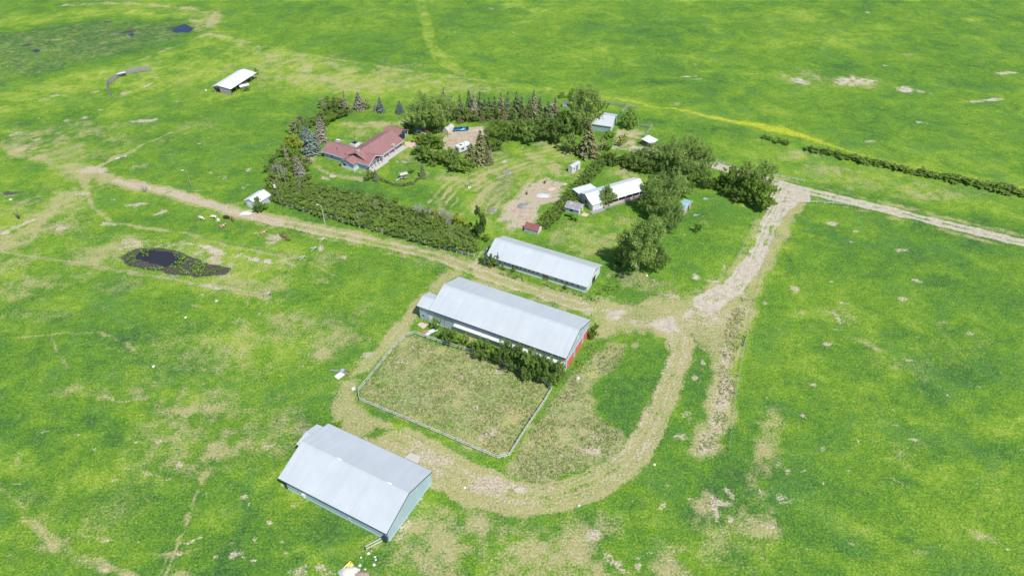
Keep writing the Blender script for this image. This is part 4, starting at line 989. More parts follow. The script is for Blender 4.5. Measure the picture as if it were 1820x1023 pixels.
# garage cross wing at the far end
x2, y2 = hl(1640, 262); x3, y3 = hl(1500, 330)
GL0, GL1 = XA0 + 1.0, x2
gy1 = hl(1420, 150)[1]; gy0 = gy1 - 7.6
hroof(GL0, GL1, gy0, gy1, 0, HZ + .05, 1.75)
hwall(GL0 + OH, GL1 - OH - .6, gy0 + OH, gy1 - OH, 0, HZ + .12, 1.45)
bm = BM(); on_face(bm, 'r', gy0 + 1.6, gy1 - 1.6, GL1 - OH - .6, .05, 2.2, .05); obj('garage_door', bm, 'dark_gap', house)
bm = BM(); box(bm, GL1 - .55, GL1 - .35, gy0 + .6, gy0 + .8, 0, HZ); box(bm, GL1 - .55, GL1 - .35, gy1 - .8, gy1 - .6, 0, HZ); obj('porch_post', bm, 'trim_white', house)
# bay with its own little roof on the near side
bx0, by_ = hl(480, 742); bx1, by1 = hl(700, 795)
BX0, BX1 = bx0 + .4, bx0 + 5.9
hroof(BX0 - .3, BX1 + .3, -2.3, WB / 2, 1, HZ, 1.25, 'bay_roof')
bay = hwall(BX0, BX1, -1.9, OH - .01, 1, HZ + .05, 1.0, 'siding_blue', 'bay')
panel('skirting', 'trim_white', bay, 'n', BX0 - .02, BX1 + .02, -1.9, 0.02, .9, .06)
panel('skirting', 'trim_white', bay, 'r', -1.9, .4, BX1, 0.02, .9, .06)
window(bay, BX0 + 1.6, -1.9, 1.0, 1.3, 1.0, 'n')
# fascia, white line under the near eaves and gable
bm = BM()
box(bm, 0, BX0 - .35, -.04, -.001, HZ - .12, HZ + .13); box(bm, BX1 + .35, LB, -.04, -.001, HZ - .12, HZ + .13)
for (ya, za, yb_, zb) in ((0, HZ, WB / 2, HZ + RB), (WB / 2, HZ + RB, WB, HZ)):
    extr(bm, [(ya, za - .14), (yb_, zb - .14), (yb_, zb + .15), (ya, za + .15)], LB + .001, LB + .05, 0)
box(bm, XA1 + .001, XA1 + .05, WB + .3, YA1, HZ - .1, HZ + .17)
fixn(bm); obj('fascia', bm, 'trim_white', house)
# south porch: white posts, deck, stucco under the gable and along the east side
bm = BM(); box(bm, LB - 2.35, LB + 1.1, .4, WB + 1.0, 0, .12); box(bm, XA1 - 1.8, XA1 + 1.1, WB + 1.0, YA1 + .3, 0, .12); obj('patio', bm, 'concrete_pale', house)
for k in range(5):
    y = .6 + k * 1.75
    bm = BM(); box(bm, LB - .35, LB - .15, y, y + .2, .12, HZ + .05); obj('porch_post', bm, 'trim_white', house)
panel('stucco', 'trim_white', house, 'r', OH, WB - OH, LB - 2.4, .12, 1.0, .05)
for yy in (1.8, 4.1, 6.4): window(house, LB - 2.4, yy, 1.1, 1.3, 1.1, 'r')
ex = XA1 - OH - 1.2
panel('stucco', 'trim_white', house, 'r', WB, YA1 - OH, ex, .12, .95, .05)
ny = int((YA1 - WB) / 3.2)
for k in range(ny):
    window(house, ex, WB + 1.8 + k * 3.2, 1.05, 1.5, 1.1, 'r')
    bm = BM(); y = WB + .6 + k * 3.2; box(bm, XA1 - .35, XA1 - .15, y, y + .18, .12, HZ + .03); obj('porch_post', bm, 'trim_white', house)
for x in (4.2, 9.3): window(house, x, OH, 1.15, .9, .6, 'n')
panel('foundation', 'concrete', house, 'n', OH, BX0 - .05, OH, .02, .3, .04)
# chimneys, vents
def chim(px, py, w_, h_, m, nm):
    # point on a roof: look for the height of the roof there by stepping up the sight line
    best = None
    for z in np.arange(2.4, 5.2, .05):
        x, y = hl(px, py, z)
        zr = -1
        if 0 <= x <= LB and 0 <= y <= WB: zr = max(zr, HZ + RB * (1 - abs(y - WB / 2) / (WB / 2)))
        if XA0 <= x <= XA1 and 1.2 <= y <= YA1: zr = max(zr, HZ + 2.55 * (1 - abs(x - (XA0 + XA1) / 2) / ((XA1 - XA0) / 2)))
        if best is None or abs(zr - z) < best[0]: best = (abs(zr - z), x, y, zr)
    _, x, y, zr = best
    bm = BM(); box(bm, x - w_, x + w_, y - w_, y + w_, zr - .3, zr + h_); o = obj(nm, bm, m, house); return x, y, zr
x, y, z = chim(770, 600, .45, .8, 'concrete_pale', 'chimney'); part_box('flue', 'dark_gap', house, x - .2, x + .2, y - .2, y + .2, z + .8, z + .95)
x, y, z = chim(1405, 505, .6, .7, 'wall_pink', 'chimney'); part_box('flue', 'concrete_pale', house, x - .3, x + .3, y - .3, y + .3, z + .7, z + .9)
for p_ in ((390, 555), (545, 655), (1000, 370), (990, 458), (850, 505)): chim(*p_, .13, .35, 'dark_gap' if p_[0] < 900 else 'concrete_pale', 'roof_vent')
# things on the terrace in the corner of the house
pad('terrace', [(622, 255), (634, 252), (643, 254), (634, 262), (624, 262)], 'concrete_pale', 'small pale terrace tucked into the inner corner of the farmhouse', 'terrace', .08)
q = thing('hot_tub', 'dark blue hot tub on the little terrace behind the farmhouse', 'hot tub', G(631, 257.5), hrz)
bm = BM(); box(bm, -1.1, 1.1, -1.1, 1.1, 0, .85); bmesh.ops.bevel(bm, geom=list(bm.edges), offset=.12, affect='EDGES'); obj('tub', bm, 'white_paint', q)
bm = BM(); box(bm, -.9, .9, -.9, .9, .8, .93); obj('cover', bm, 'glass_dark', q)
q = thing('television_mast', 'thin dark aerial mast rising behind the farmhouse roof', 'aerial', G(631, 252), 0)
hm = height(631, 252, 240) + .5
bm = BM(); tube(bm, [(0, 0, 0), (0, 0, hm)], .06, 6); obj('mast', bm, 'black_metal', q)
bm = BM(); tube(bm, [(-.9, 0, hm), (.9, .3, hm)], .03, 4)
for k in range(5): tube(bm, [(-.8 + k * .4, -.5, hm + .02), (-.8 + k * .4, .6, hm + .02)], .02, 4)
obj('aerial', bm, 'black_metal', q)
q = thing('picnic_table', 'white garden table left of the farmhouse terrace', 'table', G(602, 252), hrz)
bm = BM(); box(bm, -.9, .9, -.4, .4, .7, .76); obj('table_top', bm, 'white_paint', q)
bm = BM(); box(bm, -.9, .9, -.85, -.6, .42, .47); box(bm, -.9, .9, .6, .85, .42, .47); obj('bench', bm, 'white_paint', q)
for x in (-.7, .6):
    bm = BM(); box(bm, x, x + .1, -.8, .8, .3, .4); box(bm, x, x + .1, -.1, .1, 0, .69); obj('leg', bm, 'white_paint', q)
# pink driveway slab beside the house
pad('paved_walk', [(719.5, 252), (738, 252), (748.5, 261), (742, 264.5), (724, 261), (719, 257)], 'concrete_pink', 'pink paved walk leading from the farmhouse to the yard', 'path', .07)
# play set / garden swing in the hedge arc
q = thing('garden_swing', 'covered garden swing with grey canopy inside the curved low hedge', 'swing', G(718, 318), R(25))
bm = BM(); extr(bm, [(-.9, 2.0), (0, 2.3), (.9, 2.0), (.9, 2.06), (0, 2.36), (-.9, 2.06)], -1.3, 1.3); fixn(bm); obj('canopy', bm, 'concrete_pale', q)
for x in (-1.15, 1.15):
    for s in (-1, 1):
        bm = BM(); tube(bm, [(x, s * .9, 0), (x, 0, 2.15)], .05, 5); obj('leg', bm, 'brown_wood', q)
bm = BM(); box(bm, -.9, .9, -.3, .3, .5, .58); obj('seat', bm, 'concrete_pink', q)
bm = BM(); box(bm, -.9, .9, .3, .38, .58, 1.2); obj('backrest', bm, 'concrete_pink', q)
q = thing('slide', 'small blue and white slide beside the garden swing', 'slide', G(712.5, 320), R(20))
bm = BM(); 
for a_, b_2 in (((-1.5, .15), (-.9, .3)), ((-.9, .3), (.6, 1.4)), ((.6, 1.4), (1.1, 1.45))):
    extr(bm, [(a_[0], a_[1]), (b_2[0], b_2[1]), (b_2[0], b_2[1] + .08), (a_[0], a_[1] + .08)], -.3, .3, 1)
fixn(bm); obj('chute', bm, 'ash_white', q)
for s in (-.28, .28):
    bm = BM(); tube(bm, [(1.1, s, 0), (1.0, s, 1.9)], .04, 5); obj('leg', bm, 'black_metal', q)
bm = BM()
for k in range(4): tube(bm, [(1.1, -.28, .3 + k * .35), (1.1, .28, .3 + k * .35)], .03, 4)
obj('rung', bm, 'black_metal', q)

# ---- vehicles in the yard
def wheels(t, pts, r=.36, w_=.24):
    for x, y in pts:
        bm = BM(); tube(bm, [(x, y - w_ / 2, r), (x, y + w_ / 2, r)], r, 14); o = obj('wheel', bm, 'rubber', t)
        bm = BM(); tube(bm, [(x, y - w_ / 2 - .02, r), (x, y + w_ / 2 + .02, r)], r * .55, 10); obj('rim', bm, 'galvanized', o)
def car(loc, rz, m, label, cat='car', L=4.4, pickup=False, name='parked_car'):
    t = thing(name, label, cat, loc, rz); h = L / 2
    bm = BM(); prof = [(-h, .35), (h, .35), (h, .75), (h - .1, .85), (h - 1.2, .95), (-h + .1, .98), (-h, .8)]
    extr(bm, prof, -.88, .88, 1); fixn(bm); bmesh.ops.bevel(bm, geom=list(bm.edges), offset=.07, segments=2, affect='EDGES'); obj('body', bm, m, t, True)
    x0, x1 = (-.3, h - 1.3) if pickup else (-h + .5, h - 1.2)
    bm = BM(); ca = [(x0, -.8, .95), (x1, -.8, .95), (x1, .8, .95), (x0, .8, .95), (x0 + .25, -.62, 1.5), (x1 - .6, -.62, 1.5), (x1 - .6, .62, 1.5), (x0 + .25, .62, 1.5)]
    v = [bm.verts.new(p) for p in ca]
    for f in ((0, 1, 5, 4), (1, 2, 6, 5), (2, 3, 7, 6), (3, 0, 4, 7)): bm.faces.new([v[i] for i in f])
    fixn(bm); obj('windows', bm, 'glass_dark', t)
    bm = BM(); box(bm, x0 + .22, x1 - .57, -.64, .64, 1.5, 1.55); obj('roof', bm, m, t)
    if pickup:
        bm = BM(); box(bm, -h + .12, -.4, -.7, .7, .985, 1.0); obj('cargo_bed', bm, 'rubber', t)
    wheels(t, [(-h + .8, -.8), (-h + .8, .8), (h - .85, -.8), (h - .85, .8)])
    for s in (-.6, .6):
        bm = BM(); box(bm, h - .02, h + .02, s - .18, s + .18, .6, .74); obj('headlight', bm, 'roof_white', t)
        bm = BM(); box(bm, -h - .02, -h + .02, s - .18, s + .18, .6, .74); obj('tail_light', bm, 'car_red', t)
    return t
car(G(817, 232), R(8), 'car_blue', 'bright blue pickup parked at the back of the dirt yard', 'pickup', 4.6, True, 'pickup_truck')
car(G(747, 239.5), R(-12), 'siding_blue', 'pale blue car parked under the broad trees beside the farmhouse', 'car')
car(G(759, 238.5), R(-20), 'car_red', 'dark red car parked under the broad trees, almost hidden', 'car')
q = thing('trailer', 'black utility trailer behind the bright blue pickup', 'trailer', G(828.5, 231), R(8))
bm = BM(); box(bm, -.9, .9, -.7, .7, .5, .58); box(bm, -.9, .9, -.75, -.7, .5, .95); box(bm, -.9, .9, .7, .75, .5, .95); box(bm, .9, .95, -.7, .7, .5, .95); obj('bed', bm, 'black_metal', q); wheels(q, [(0, -.88), (0, .88)], .3, .2)
bm = BM(); tube(bm, [(-.9, 0, .5), (-1.9, 0, .45)], .04, 5); obj('drawbar', bm, 'black_metal', q)
# camper under the spruces
q = thing('camper', 'white camper with dark roof vent parked under the spruces in the dirt yard', 'camper', G(824.5, 268), R(42))
CL, CW, CH_ = 6.0, 2.4, 2.7
bm = BM(); extr(bm, [(-CL / 2, .55), (CL / 2 - .4, .55), (CL / 2, 1.2), (CL / 2 - .1, 2.3), (CL / 2 - .8, CH_), (-CL / 2, CH_)], -CW / 2, CW / 2, 1); fixn(bm)
bmesh.ops.bevel(bm, geom=list(bm.edges), offset=.08, segments=2, affect='EDGES'); obj('body', bm, 'white_paint', q)
part_box('roof_vent', 'glass_dark', q, -1.6, -.9, -.35, .35, CH_, CH_ + .14); part_box('air_conditioner', 'roof_white', q, .3, 1.2, -.4, .4, CH_, CH_ + .25)
window(q, -CL / 2, 0, 1.5, 1.3, .6, 'l'); window(q, -1.4, -CW / 2, 1.5, 1.1, .6, 'n'); window(q, .9, -CW / 2, 1.5, 1.1, .6, 'n')
panel('door', 'roof_white', q, 'n', -.35, .3, -CW / 2, .65, 2.3, .03)
wheels(q, [(-.5, -CW / 2 + .1), (-.5, CW / 2 - .1), (.45, -CW / 2 + .1), (.45, CW / 2 - .1)])
# arched white garden tunnel / boat cover
q = thing('canvas_shelter', 'rounded pale canvas shelter left of the bright blue pickup', 'shelter', G(797, 233), R(60))
bm = BM(); pr = [(1.5 * math.cos(a), 2.1 * math.sin(a)) for a in [PI * k / 10 for k in range(11)]]
extr(bm, pr, -2.2, 2.2); fixn(bm); obj('cover', bm, 'concrete_pale', q, False)
for x in (-2.22, 0, 2.22):
    bm = BM(); tube(bm, [(x, 1.53 * math.cos(PI * k / 10), 2.13 * math.sin(PI * k / 10)) for k in range(11)], .04, 5); obj('hoop', bm, 'steel_pole', q)
# fire pit, pale ash and beds in the bare garden
def disc(name, x, y, rx, ry, m, label, cat, rz=0., h=.12, seed=1, group=None):
    r = random.Random(seed); c = G(x, y); k = dist(x, y) / FPX; a = rx * k; b_ = abs(G(x, y - ry).y - G(x, y + ry).y) / 2
    bm = BM(); cen = bm.verts.new((0, 0, h)); R_ = []
    for j, fr in enumerate((.55, .85, 1.0)):
        R_.append([bm.verts.new((a * fr * math.cos(2 * PI * i / 22) * r.uniform(.88, 1.1), b_ * fr * math.sin(2 * PI * i / 22) * r.uniform(.88, 1.1), h * (1 - fr ** 3) * r.uniform(.7, 1.3) + .03)) for i in range(22)])
    for i in range(22):
        bm.faces.new((cen, R_[0][i], R_[0][(i + 1) % 22]))
        for j in (0, 1): bm.faces.new((R_[j][i], R_[j + 1][i], R_[j + 1][(i + 1) % 22], R_[j][(i + 1) % 22]))
    o = obj(name, bm, m, smooth=True); o.location = c; o.rotation_euler = (0, 0, rz); return tag(o, label, cat, group)
disc('ash_pile', 964.5, 347.5, 12.5, 4.3, 'ash_white', 'white oval pile of ash on the bare garden soil', 'ash pile', 0, .2, 3)
disc('fire_pit', 928, 366, 9, 5, 'ash', 'dark grey burnt heap on the bare garden soil', 'fire pit', 0, .3, 5)
disc('gravel_heap', 877.5, 373, 7.5, 2.8, 'ash', 'blue grey gravel heap at the near end of the vegetable plot', 'gravel heap', .7, .3, 6)
disc('gravel_heap', 903, 307, 7, 2.4, 'ash', 'grey gravel heap at the far end of the vegetable plot', 'gravel heap', .4, .25, 7)
disc('spoil_heap', 622, 1016, 18, 11, 'rock_pale', 'cream coloured spoil heap cut by the bottom edge of the picture', 'spoil heap', 0, 1.0, 8)
disc('soil_heap', 641, 1021, 14, 7, 'soil_pile', 'reddish brown soil heap beside the cream spoil heap', 'soil heap', 0, .6, 9)
q = thing('feed_tub', 'yellow plastic tub tipped on top of the cream spoil heap', 'tub', G(623, 1005, .5), R(30))
bm = BM(); tube(bm, [(0, 0, .0), (.45, .1, .25), (.5, .12, .28), (.1, .02, .1)], [.32, .42, .45, .3], 12); obj('tub', bm, 'yellow_plastic', q)
bm = BM(); tube(bm, [(.5, .5, .4), (.9, .2, .5), (.6, -.35, .4)], .03, 5); obj('handle', bm, 'black_metal', q)
sheet('tarpaulin', 618.5, 1008, 1.9, .7, .9, 'yellow_plastic', 'crumpled yellow tarpaulin on the left flank of the cream spoil heap', 'tarpaulin', .55, .3)
def rock(x, y, s, label, seed, m='rock_pale', group=None, z=0.):
    r = random.Random(seed); bm = BM(); bmesh.ops.create_icosphere(bm, subdivisions=2, radius=s)
    for v_ in bm.verts: v_.co = Vector((v_.co.x * r.uniform(.85, 1.15), v_.co.y * r.uniform(.75, 1.0), max(v_.co.z * .65, -.1) * r.uniform(.85, 1.1)))
    o = obj('rock', bm, m); o.location = G(x, y) + Vector((0, 0, s * .15 + z)); o.rotation_euler = (0, 0, r.uniform(0, 6)); return tag(o, label, 'rock', group)
for k, (x, y) in enumerate(((655, 983), (641.5, 990), (639.5, 1004), (666.5, 989), (668, 994), (665, 1003), (649, 1011))):
    rock(x, y, .32 if k in (0, 2, 5) else .22, 'small white stone in the grass near the cream spoil heap', k, 'white_paint', 'white stones near the spoil heap')
rock(628, 690.5, .55, 'pale boulder beside the left corner of the paddock fence', 21)
rock(1027, 672, .5, 'pale boulder in the weeds near the red barn doors', 23); rock(827, 259, .2, 'tiny white stone at the edge of the yard', 24, 'white_paint')
rock(1149, 490, .5, 'pale boulder below the big cottonwood', 25)
rock(366, 161, .5, 'white boulder left of the open cattle shed', 26, 'white_paint'); rock(19, 355, .5, 'white boulder by the muddy hollow at the left edge', 27, 'white_paint')
rock(385, 535, .4, 'pale boulder alone in the pasture below the pond', 28); rock(330, 564, .35, 'white boulder in the left pasture, upper of the pair', 29, 'white_paint'); rock(273, 651, .4, 'white boulder in the middle of the left pasture', 30, 'white_paint')
rock(1163, 825, .3, 'white stone in the grass outside the bend of the track', 31, 'white_paint'); rock(1029, 898, .35, 'pale boulder on the outer edge of the curved track', 32)
rock(826, 866, .3, 'white stone on the outer edge of the track near the nearest barn', 33, 'white_paint')
# pale slabs in the garden
sheet('board', 980, 337, 3.0, 1.6, .75, 'concrete_pink', 'pinkish board lying on the bare garden beds', 'board', .08, .02)
sheet('board', 1004, 328, 1.6, 1.0, .8, 'concrete_pink', 'small pale board lying at the top corner of the bare garden', 'board', .08, .02)
sheet('board', 896, 288, 1.6, 1.0, .5, 'concrete_pale', 'pale board lying on the lawn above the vegetable plot', 'board', .08, .02)
for x, y, s, l_ in ((936, 345.5, .75, 'dark brown shrub stump left of the white ash pile'), (968, 326, .8, 'dark brown bushy stump above the white ash pile')):
    t = thing('stump', l_, 'stump', G(x, y)); r = random.Random(x)
    bm = BM(); tube(bm, [(0, 0, 0), (.05, 0, s)], [.35, .22], 8); obj('trunk', bm, 'rust_brown', t)
    for k in range(7):
        a_ = r.uniform(0, 6.28); bm = BM(); tube(bm, [(0, 0, s * .5), (math.cos(a_) * .5, math.sin(a_) * .5, s + r.uniform(.1, .6))], [.09, .03], 5); obj('branch', bm, 'rust_brown', t)

# ================================================================ POLES
def pole(x, y, ty, label, name='lamp_post', arm=None, m='steel_pole', r=.09, cat='lamp post', box_=False, top=None):
    g = G(x, y); h = height(x, y, ty); t = thing(name, label, cat, g)
    bm = BM(); tube(bm, [(0, 0, 0), (0, 0, h)], [r, r * .7], 8); obj('pole', bm, m, t)
    if arm is not None:
        c_, s_ = math.cos(arm), math.sin(arm)
        bm = BM(); tube(bm, [(0, 0, h - .25), (c_ * .6, s_ * .6, h + .05), (c_ * 1.2, s_ * 1.2, h + .1)], .05, 6); obj('arm', bm, m, t)
        bm = BM(); tube(bm, [(c_ * 1.1, s_ * 1.1, h + .08), (c_ * 1.5, s_ * 1.5, h), (c_ * 1.9, s_ * 1.9, h - .02)], [.1, .24, .12], 8); obj('lamp_head', bm, 'white_paint', t)
    if box_:
        bm = BM(); tube(bm, [(-.32, -.12, h - 1.8), (-.32, -.12, h - .8)], .32, 12); obj('transformer', bm, 'white_paint', t)
        bm = BM(); box(bm, -.9, .9, -.06, .06, h - .5, h - .38); obj('crossarm', bm, m, t)
    return t
pole(341.5, 334, 304, 'pale lamp post standing alone in the pasture left of the garage', arm=PI * .9)
pole(578, 399, 366, 'white lamp post beside the track below the shelterbelt', arm=PI * .85, m='white_paint')
pole(498.5, 365, 324, 'power pole with white transformer at the left end of the white fence', 'power_pole', None, 'pole_wood', .16, 'power pole', True)
t = pole(834.3, 334, 303, 'thin bare pole in the middle of the mown lawn', 'flag_pole', None, 'pole_wood', .1, 'pole')
part_box('base_block', 'white_paint', t, -.45, .45, -.3, .3, 0, .5)
pole(802.6, 444, 388, 'tall thin pole rising out of the right part of the shelterbelt', 'utility_pole', None, 'pole_wood', .12, 'pole')
pole(699, 237, 222, 'thin brown pole behind the farmhouse', 'clothes_pole', None, 'pole_wood', .09, 'pole') if False else None
pole(730.5, 225, 214, 'short white post under the broad trees behind the farmhouse', 'garden_post', None, 'white_paint', .16, 'post')

# ================================================================ FENCES
def fence(name, label, pts, ph, rails, post_gap, mpost, mrail, pw=.09, rh=.14, rt=.05, group=None, closed=False):
    P = [G(*p) for p in pts]; t = thing(name, label, 'fence', P[0], 0, group)
    o = P[0]; segs = list(zip(P, P[1:]))
    carry = 0
    posts = []
    for a, b in segs:
        L = (b - a).length; n_ = max(1, round(L / post_gap))
        for k in range(n_): posts.append(a.lerp(b, k / n_))
        d = (b - a).normalized(); ang = math.atan2(d.y, d.x)
        for z in rails:
            bm = BM(); box(bm, -pw * .5, L + pw * .5, -rt / 2 - pw - .004, rt / 2 - pw - .004, z - rh / 2, z + rh / 2, Matrix.Translation(a - o) @ Matrix.Rotation(ang, 4, 'Z'))
            obj('rail', bm, mrail, t)
    if not closed: posts.append(P[-1])
    for k, q in enumerate(posts[:100]):
        bm = BM(); box(bm, q.x - o.x - pw, q.x - o.x + pw, q.y - o.y - pw, q.y - o.y + pw, 0, ph); obj('post', bm, mpost, t)
    return t
fence('rail_fence', 'long white post and rail fence in front of the shelterbelt', [(501, 364), (560, 381), (610, 395), (700, 419), (780, 440), (843, 457)], 1.25, (.45, .8, 1.12), 2.0, 'white_fence', 'grey_wood', .1, .12)
fence('paddock_fence', 'grey board fence with rounded corners round the weedy paddock', PAD + [PAD[0]], 1.25, (.55, 1.15), 2.9, 'grey_wood', 'white_fence', .1, .17, .06, closed=True)
fence('windbreak_fence', 'curved grey slatted windbreak in the upper left pasture', [(202, 176), (194.5, 168), (191, 158), (195, 150), (211, 138), (229, 131), (249, 127.5), (269.5, 127)], 2.2, (.25, .62, .99, 1.36, 1.73, 2.1), 2.2, 'grey_wood', 'grey_wood', .08, .28)
q = thing('windbreak_roof', 'short white roofed feeder against the curved windbreak', 'feeder', G(217, 137), R(38))
bm = BM(); box(bm, -1.9, 1.9, -.7, .7, 1.7, 1.78); obj('roof', bm, 'roof_white', q)
for x in (-1.7, 1.6):
    for y in (-.6, .5):
        bm = BM(); box(bm, x, x + .1, y, y + .1, 0, 1.7); obj('leg', bm, 'dark_wood', q)
fence('corral_fence', 'grey plank corral fence behind the pale roofed machine shed', [(1074, 184), (1098, 188), (1114, 192), (1131, 192.5)], 1.5, (.4, .8, 1.2), 2.4, 'grey_wood', 'grey_wood')
fence('corral_fence', 'short pale side fence joining the corral near the machine shed', [(1114, 192.5), (1105, 202)], 1.3, (.5, 1.1), 2.4, 'grey_wood', 'white_fence')
fence('corral_fence', 'grey plank corral fence right of the bright green tree', [(1126, 223), (1143, 226), (1158, 227)], 1.5, (.4, .8, 1.2), 2.4, 'grey_wood', 'grey_wood')
fence('corral_fence', 'pale rail fence running down to the tiny white roofed shelter', [(1159, 226), (1152, 236), (1145, 246)], 1.3, (.5, 1.1), 2.4, 'grey_wood', 'white_fence')
fence('pipe_fence', 'pale rail fence along the drive behind the right hand trees', [(1262, 285), (1285, 292), (1305, 298)], 1.2, (.5, 1.0), 3, 'white_fence', 'white_fence', .06, .08)
fence('pipe_fence', 'pale green rail fence above the gravel road junction', [(1376, 313.5), (1402, 318.5), (1429, 324)], 1.2, (.5, 1.0), 3, 'white_fence', 'white_fence', .06, .08)
fence('pipe_fence', 'low pale rail fence on the field side of the road junction', [(1430, 361), (1450, 361), (1480, 363), (1508, 366)], 1.0, (.5, .9), 3.4, 'white_fence', 'white_fence', .05, .07)
fence('pipe_fence', 'short pale gate rail at the bend of the driveway', [(1394, 374), (1402, 369), (1411, 366)], 1.0, (.5, .9), 2.4, 'white_fence', 'white_fence', .05, .07)
fence('field_gate', 'grey wooden brace left leaning beside the right hand field track', [(1321, 615), (1326, 600)], 1.3, (.5, 1.1), 2.6, 'grey_wood', 'grey_wood', .1, .1)
def wire(label, pts, gap=6, group='wire fences in the pastures', name='wire_fence'):
    P = [G(*p) for p in pts]; t = thing(name, label, 'fence', P[0], 0, group); o = P[0]; n_ = 0
    for a, b in zip(P, P[1:]):
        L = (b - a).length; n = max(1, round(L / gap))
        for z in (.45, .8, 1.1):
            bm = BM(); tube(bm, [a - o + Vector((0, 0, z)), b - o + Vector((0, 0, z))], .012, 3); obj('wire', bm, 'galvanized', t)
        for k in range(n + (b is P[-1])):
            q = a.lerp(b, k / n) - o; bm = BM(); tube(bm, [(q.x, q.y, 0), (q.x + .02, q.y, 1.25)], .06, 5); obj('post', bm, 'grey_wood', t)
wire('thin wire fence along the pasture side of the cattle pond', [(335, 419), (460, 445), (540, 465)])
wire('thin wire fence below the cattle pond', [(60, 458), (210, 482), (380, 514), (475, 528)])
wire('thin wire fence on the lawn side of the driveway', [(1346, 383), (1320, 440), (1290, 490), (1255, 503)])
wire('thin wire fence between the driveway and the big right field', [(1393, 376), (1372, 430), (1352, 490), (1335, 560), (1318, 640), (1308, 700), (1296, 800)])
for x, y, l_ in ((538, 462, 'wooden corner brace right of the cattle pond'), (476, 527, 'wooden corner brace below the cattle pond'), (558, 446, 'wooden gate post between the pond and the track'), (573, 430, 'wooden gate post beside the track right of the cows')):
    t = thing('corner_brace', l_, 'fence post', G(x, y), R(30))
    for k in (-.9, .9):
        bm = BM(); tube(bm, [(k, 0, 0), (k, 0, 1.4)], .1, 6); obj('post', bm, 'grey_wood', t)
    bm = BM(); tube(bm, [(-.9, 0, .2), (.9, 0, 1.2)], .06, 5); tube(bm, [(-.9, 0, 1.25), (.9, 0, 1.25)], .06, 5); obj('brace', bm, 'white_fence', t)
# stock tank and board left of the paddock
p = G(604, 669)
sheet('board', 604.5, 668.5, 2.2, 1.5, .9, 'white_paint', 'white board lid lying in the grass left of the paddock', 'board', .35, .05)
q = thing('water_trough', 'weathered water trough with pale blue float box left of the paddock', 'trough', G(613.5, 663), R(-30))
bm = BM(); box(bm, -1.2, 1.2, -.5, .5, 0, .12); 
for a_ in ((-1.2, 1.2, -.5, -.42), (-1.2, 1.2, .42, .5), (-1.2, -1.12, -.42, .42), (1.12, 1.2, -.42, .42)): box(bm, a_[0], a_[1], a_[2], a_[3], .12, .6)
obj('trough', bm, 'brown_wood', q); part_box('float_box', 'roof_teal', q, -1.1, -.4, -.4, .4, .3, .72)
t = thing('log', 'grey log lying left of the water trough', 'log', G(596.5, 659.5), R(-10))
bm = BM(); tube(bm, [(-1.3, 0, .2), (0, .05, .22), (1.3, 0, .2)], [.17, .19, .15], 7); obj('trunk', bm, 'grey_wood', t)
bm = BM(); tube(bm, [(.4, .05, .25), (.7, .5, .5)], [.07, .03], 5); obj('branch_stub', bm, 'grey_wood', t)
# fallen timber heap beside the lamp in the left pasture
t = thing('dead_tree', 'bare fallen snag at the start of the dirt track', 'dead tree', G(259, 341)); r = random.Random(3)
for k in range(9):
    a_ = r.uniform(0, 6.28); q2 = Vector((math.cos(a_) * r.uniform(.5, 2), math.sin(a_) * r.uniform(.5, 2), r.uniform(.3, 3.5)))
    bm = BM(); tube(bm, [(0, 0, .1), q2 * .5 + Vector((.1, 0, .2)), q2], [.12, .07, .02], 5); obj('branch', bm, 'grey_wood', t)
t = thing('dead_tree', 'small bare dead shrub at the left edge of the picture', 'dead tree', G(34, 389))
for k in range(8):
    a_ = r.uniform(0, 6.28); q2 = Vector((math.cos(a_) * r.uniform(.3, 1.3), math.sin(a_) * r.uniform(.3, 1.3), r.uniform(1.5, 3.5)))
    bm = BM(); tube(bm, [(0, 0, 0), q2 * .5 + Vector((.1, 0, .2)), q2], [.14, .08, .02], 5); obj('branch', bm, 'dark_wood', t)
t = thing('weathered_logs', 'pair of grey logs lying beside the cattle path', 'log', G(216, 281), R(25))
for k, (a_, b_3) in enumerate((((-1.8, 0, .2), (1.8, .3, .25)), ((-1.6, .5, .2), (1.2, -.4, .45)))):
    bm = BM(); tube(bm, [a_, b_3], [.18, .12], 6); obj('log', bm, 'galvanized', t)

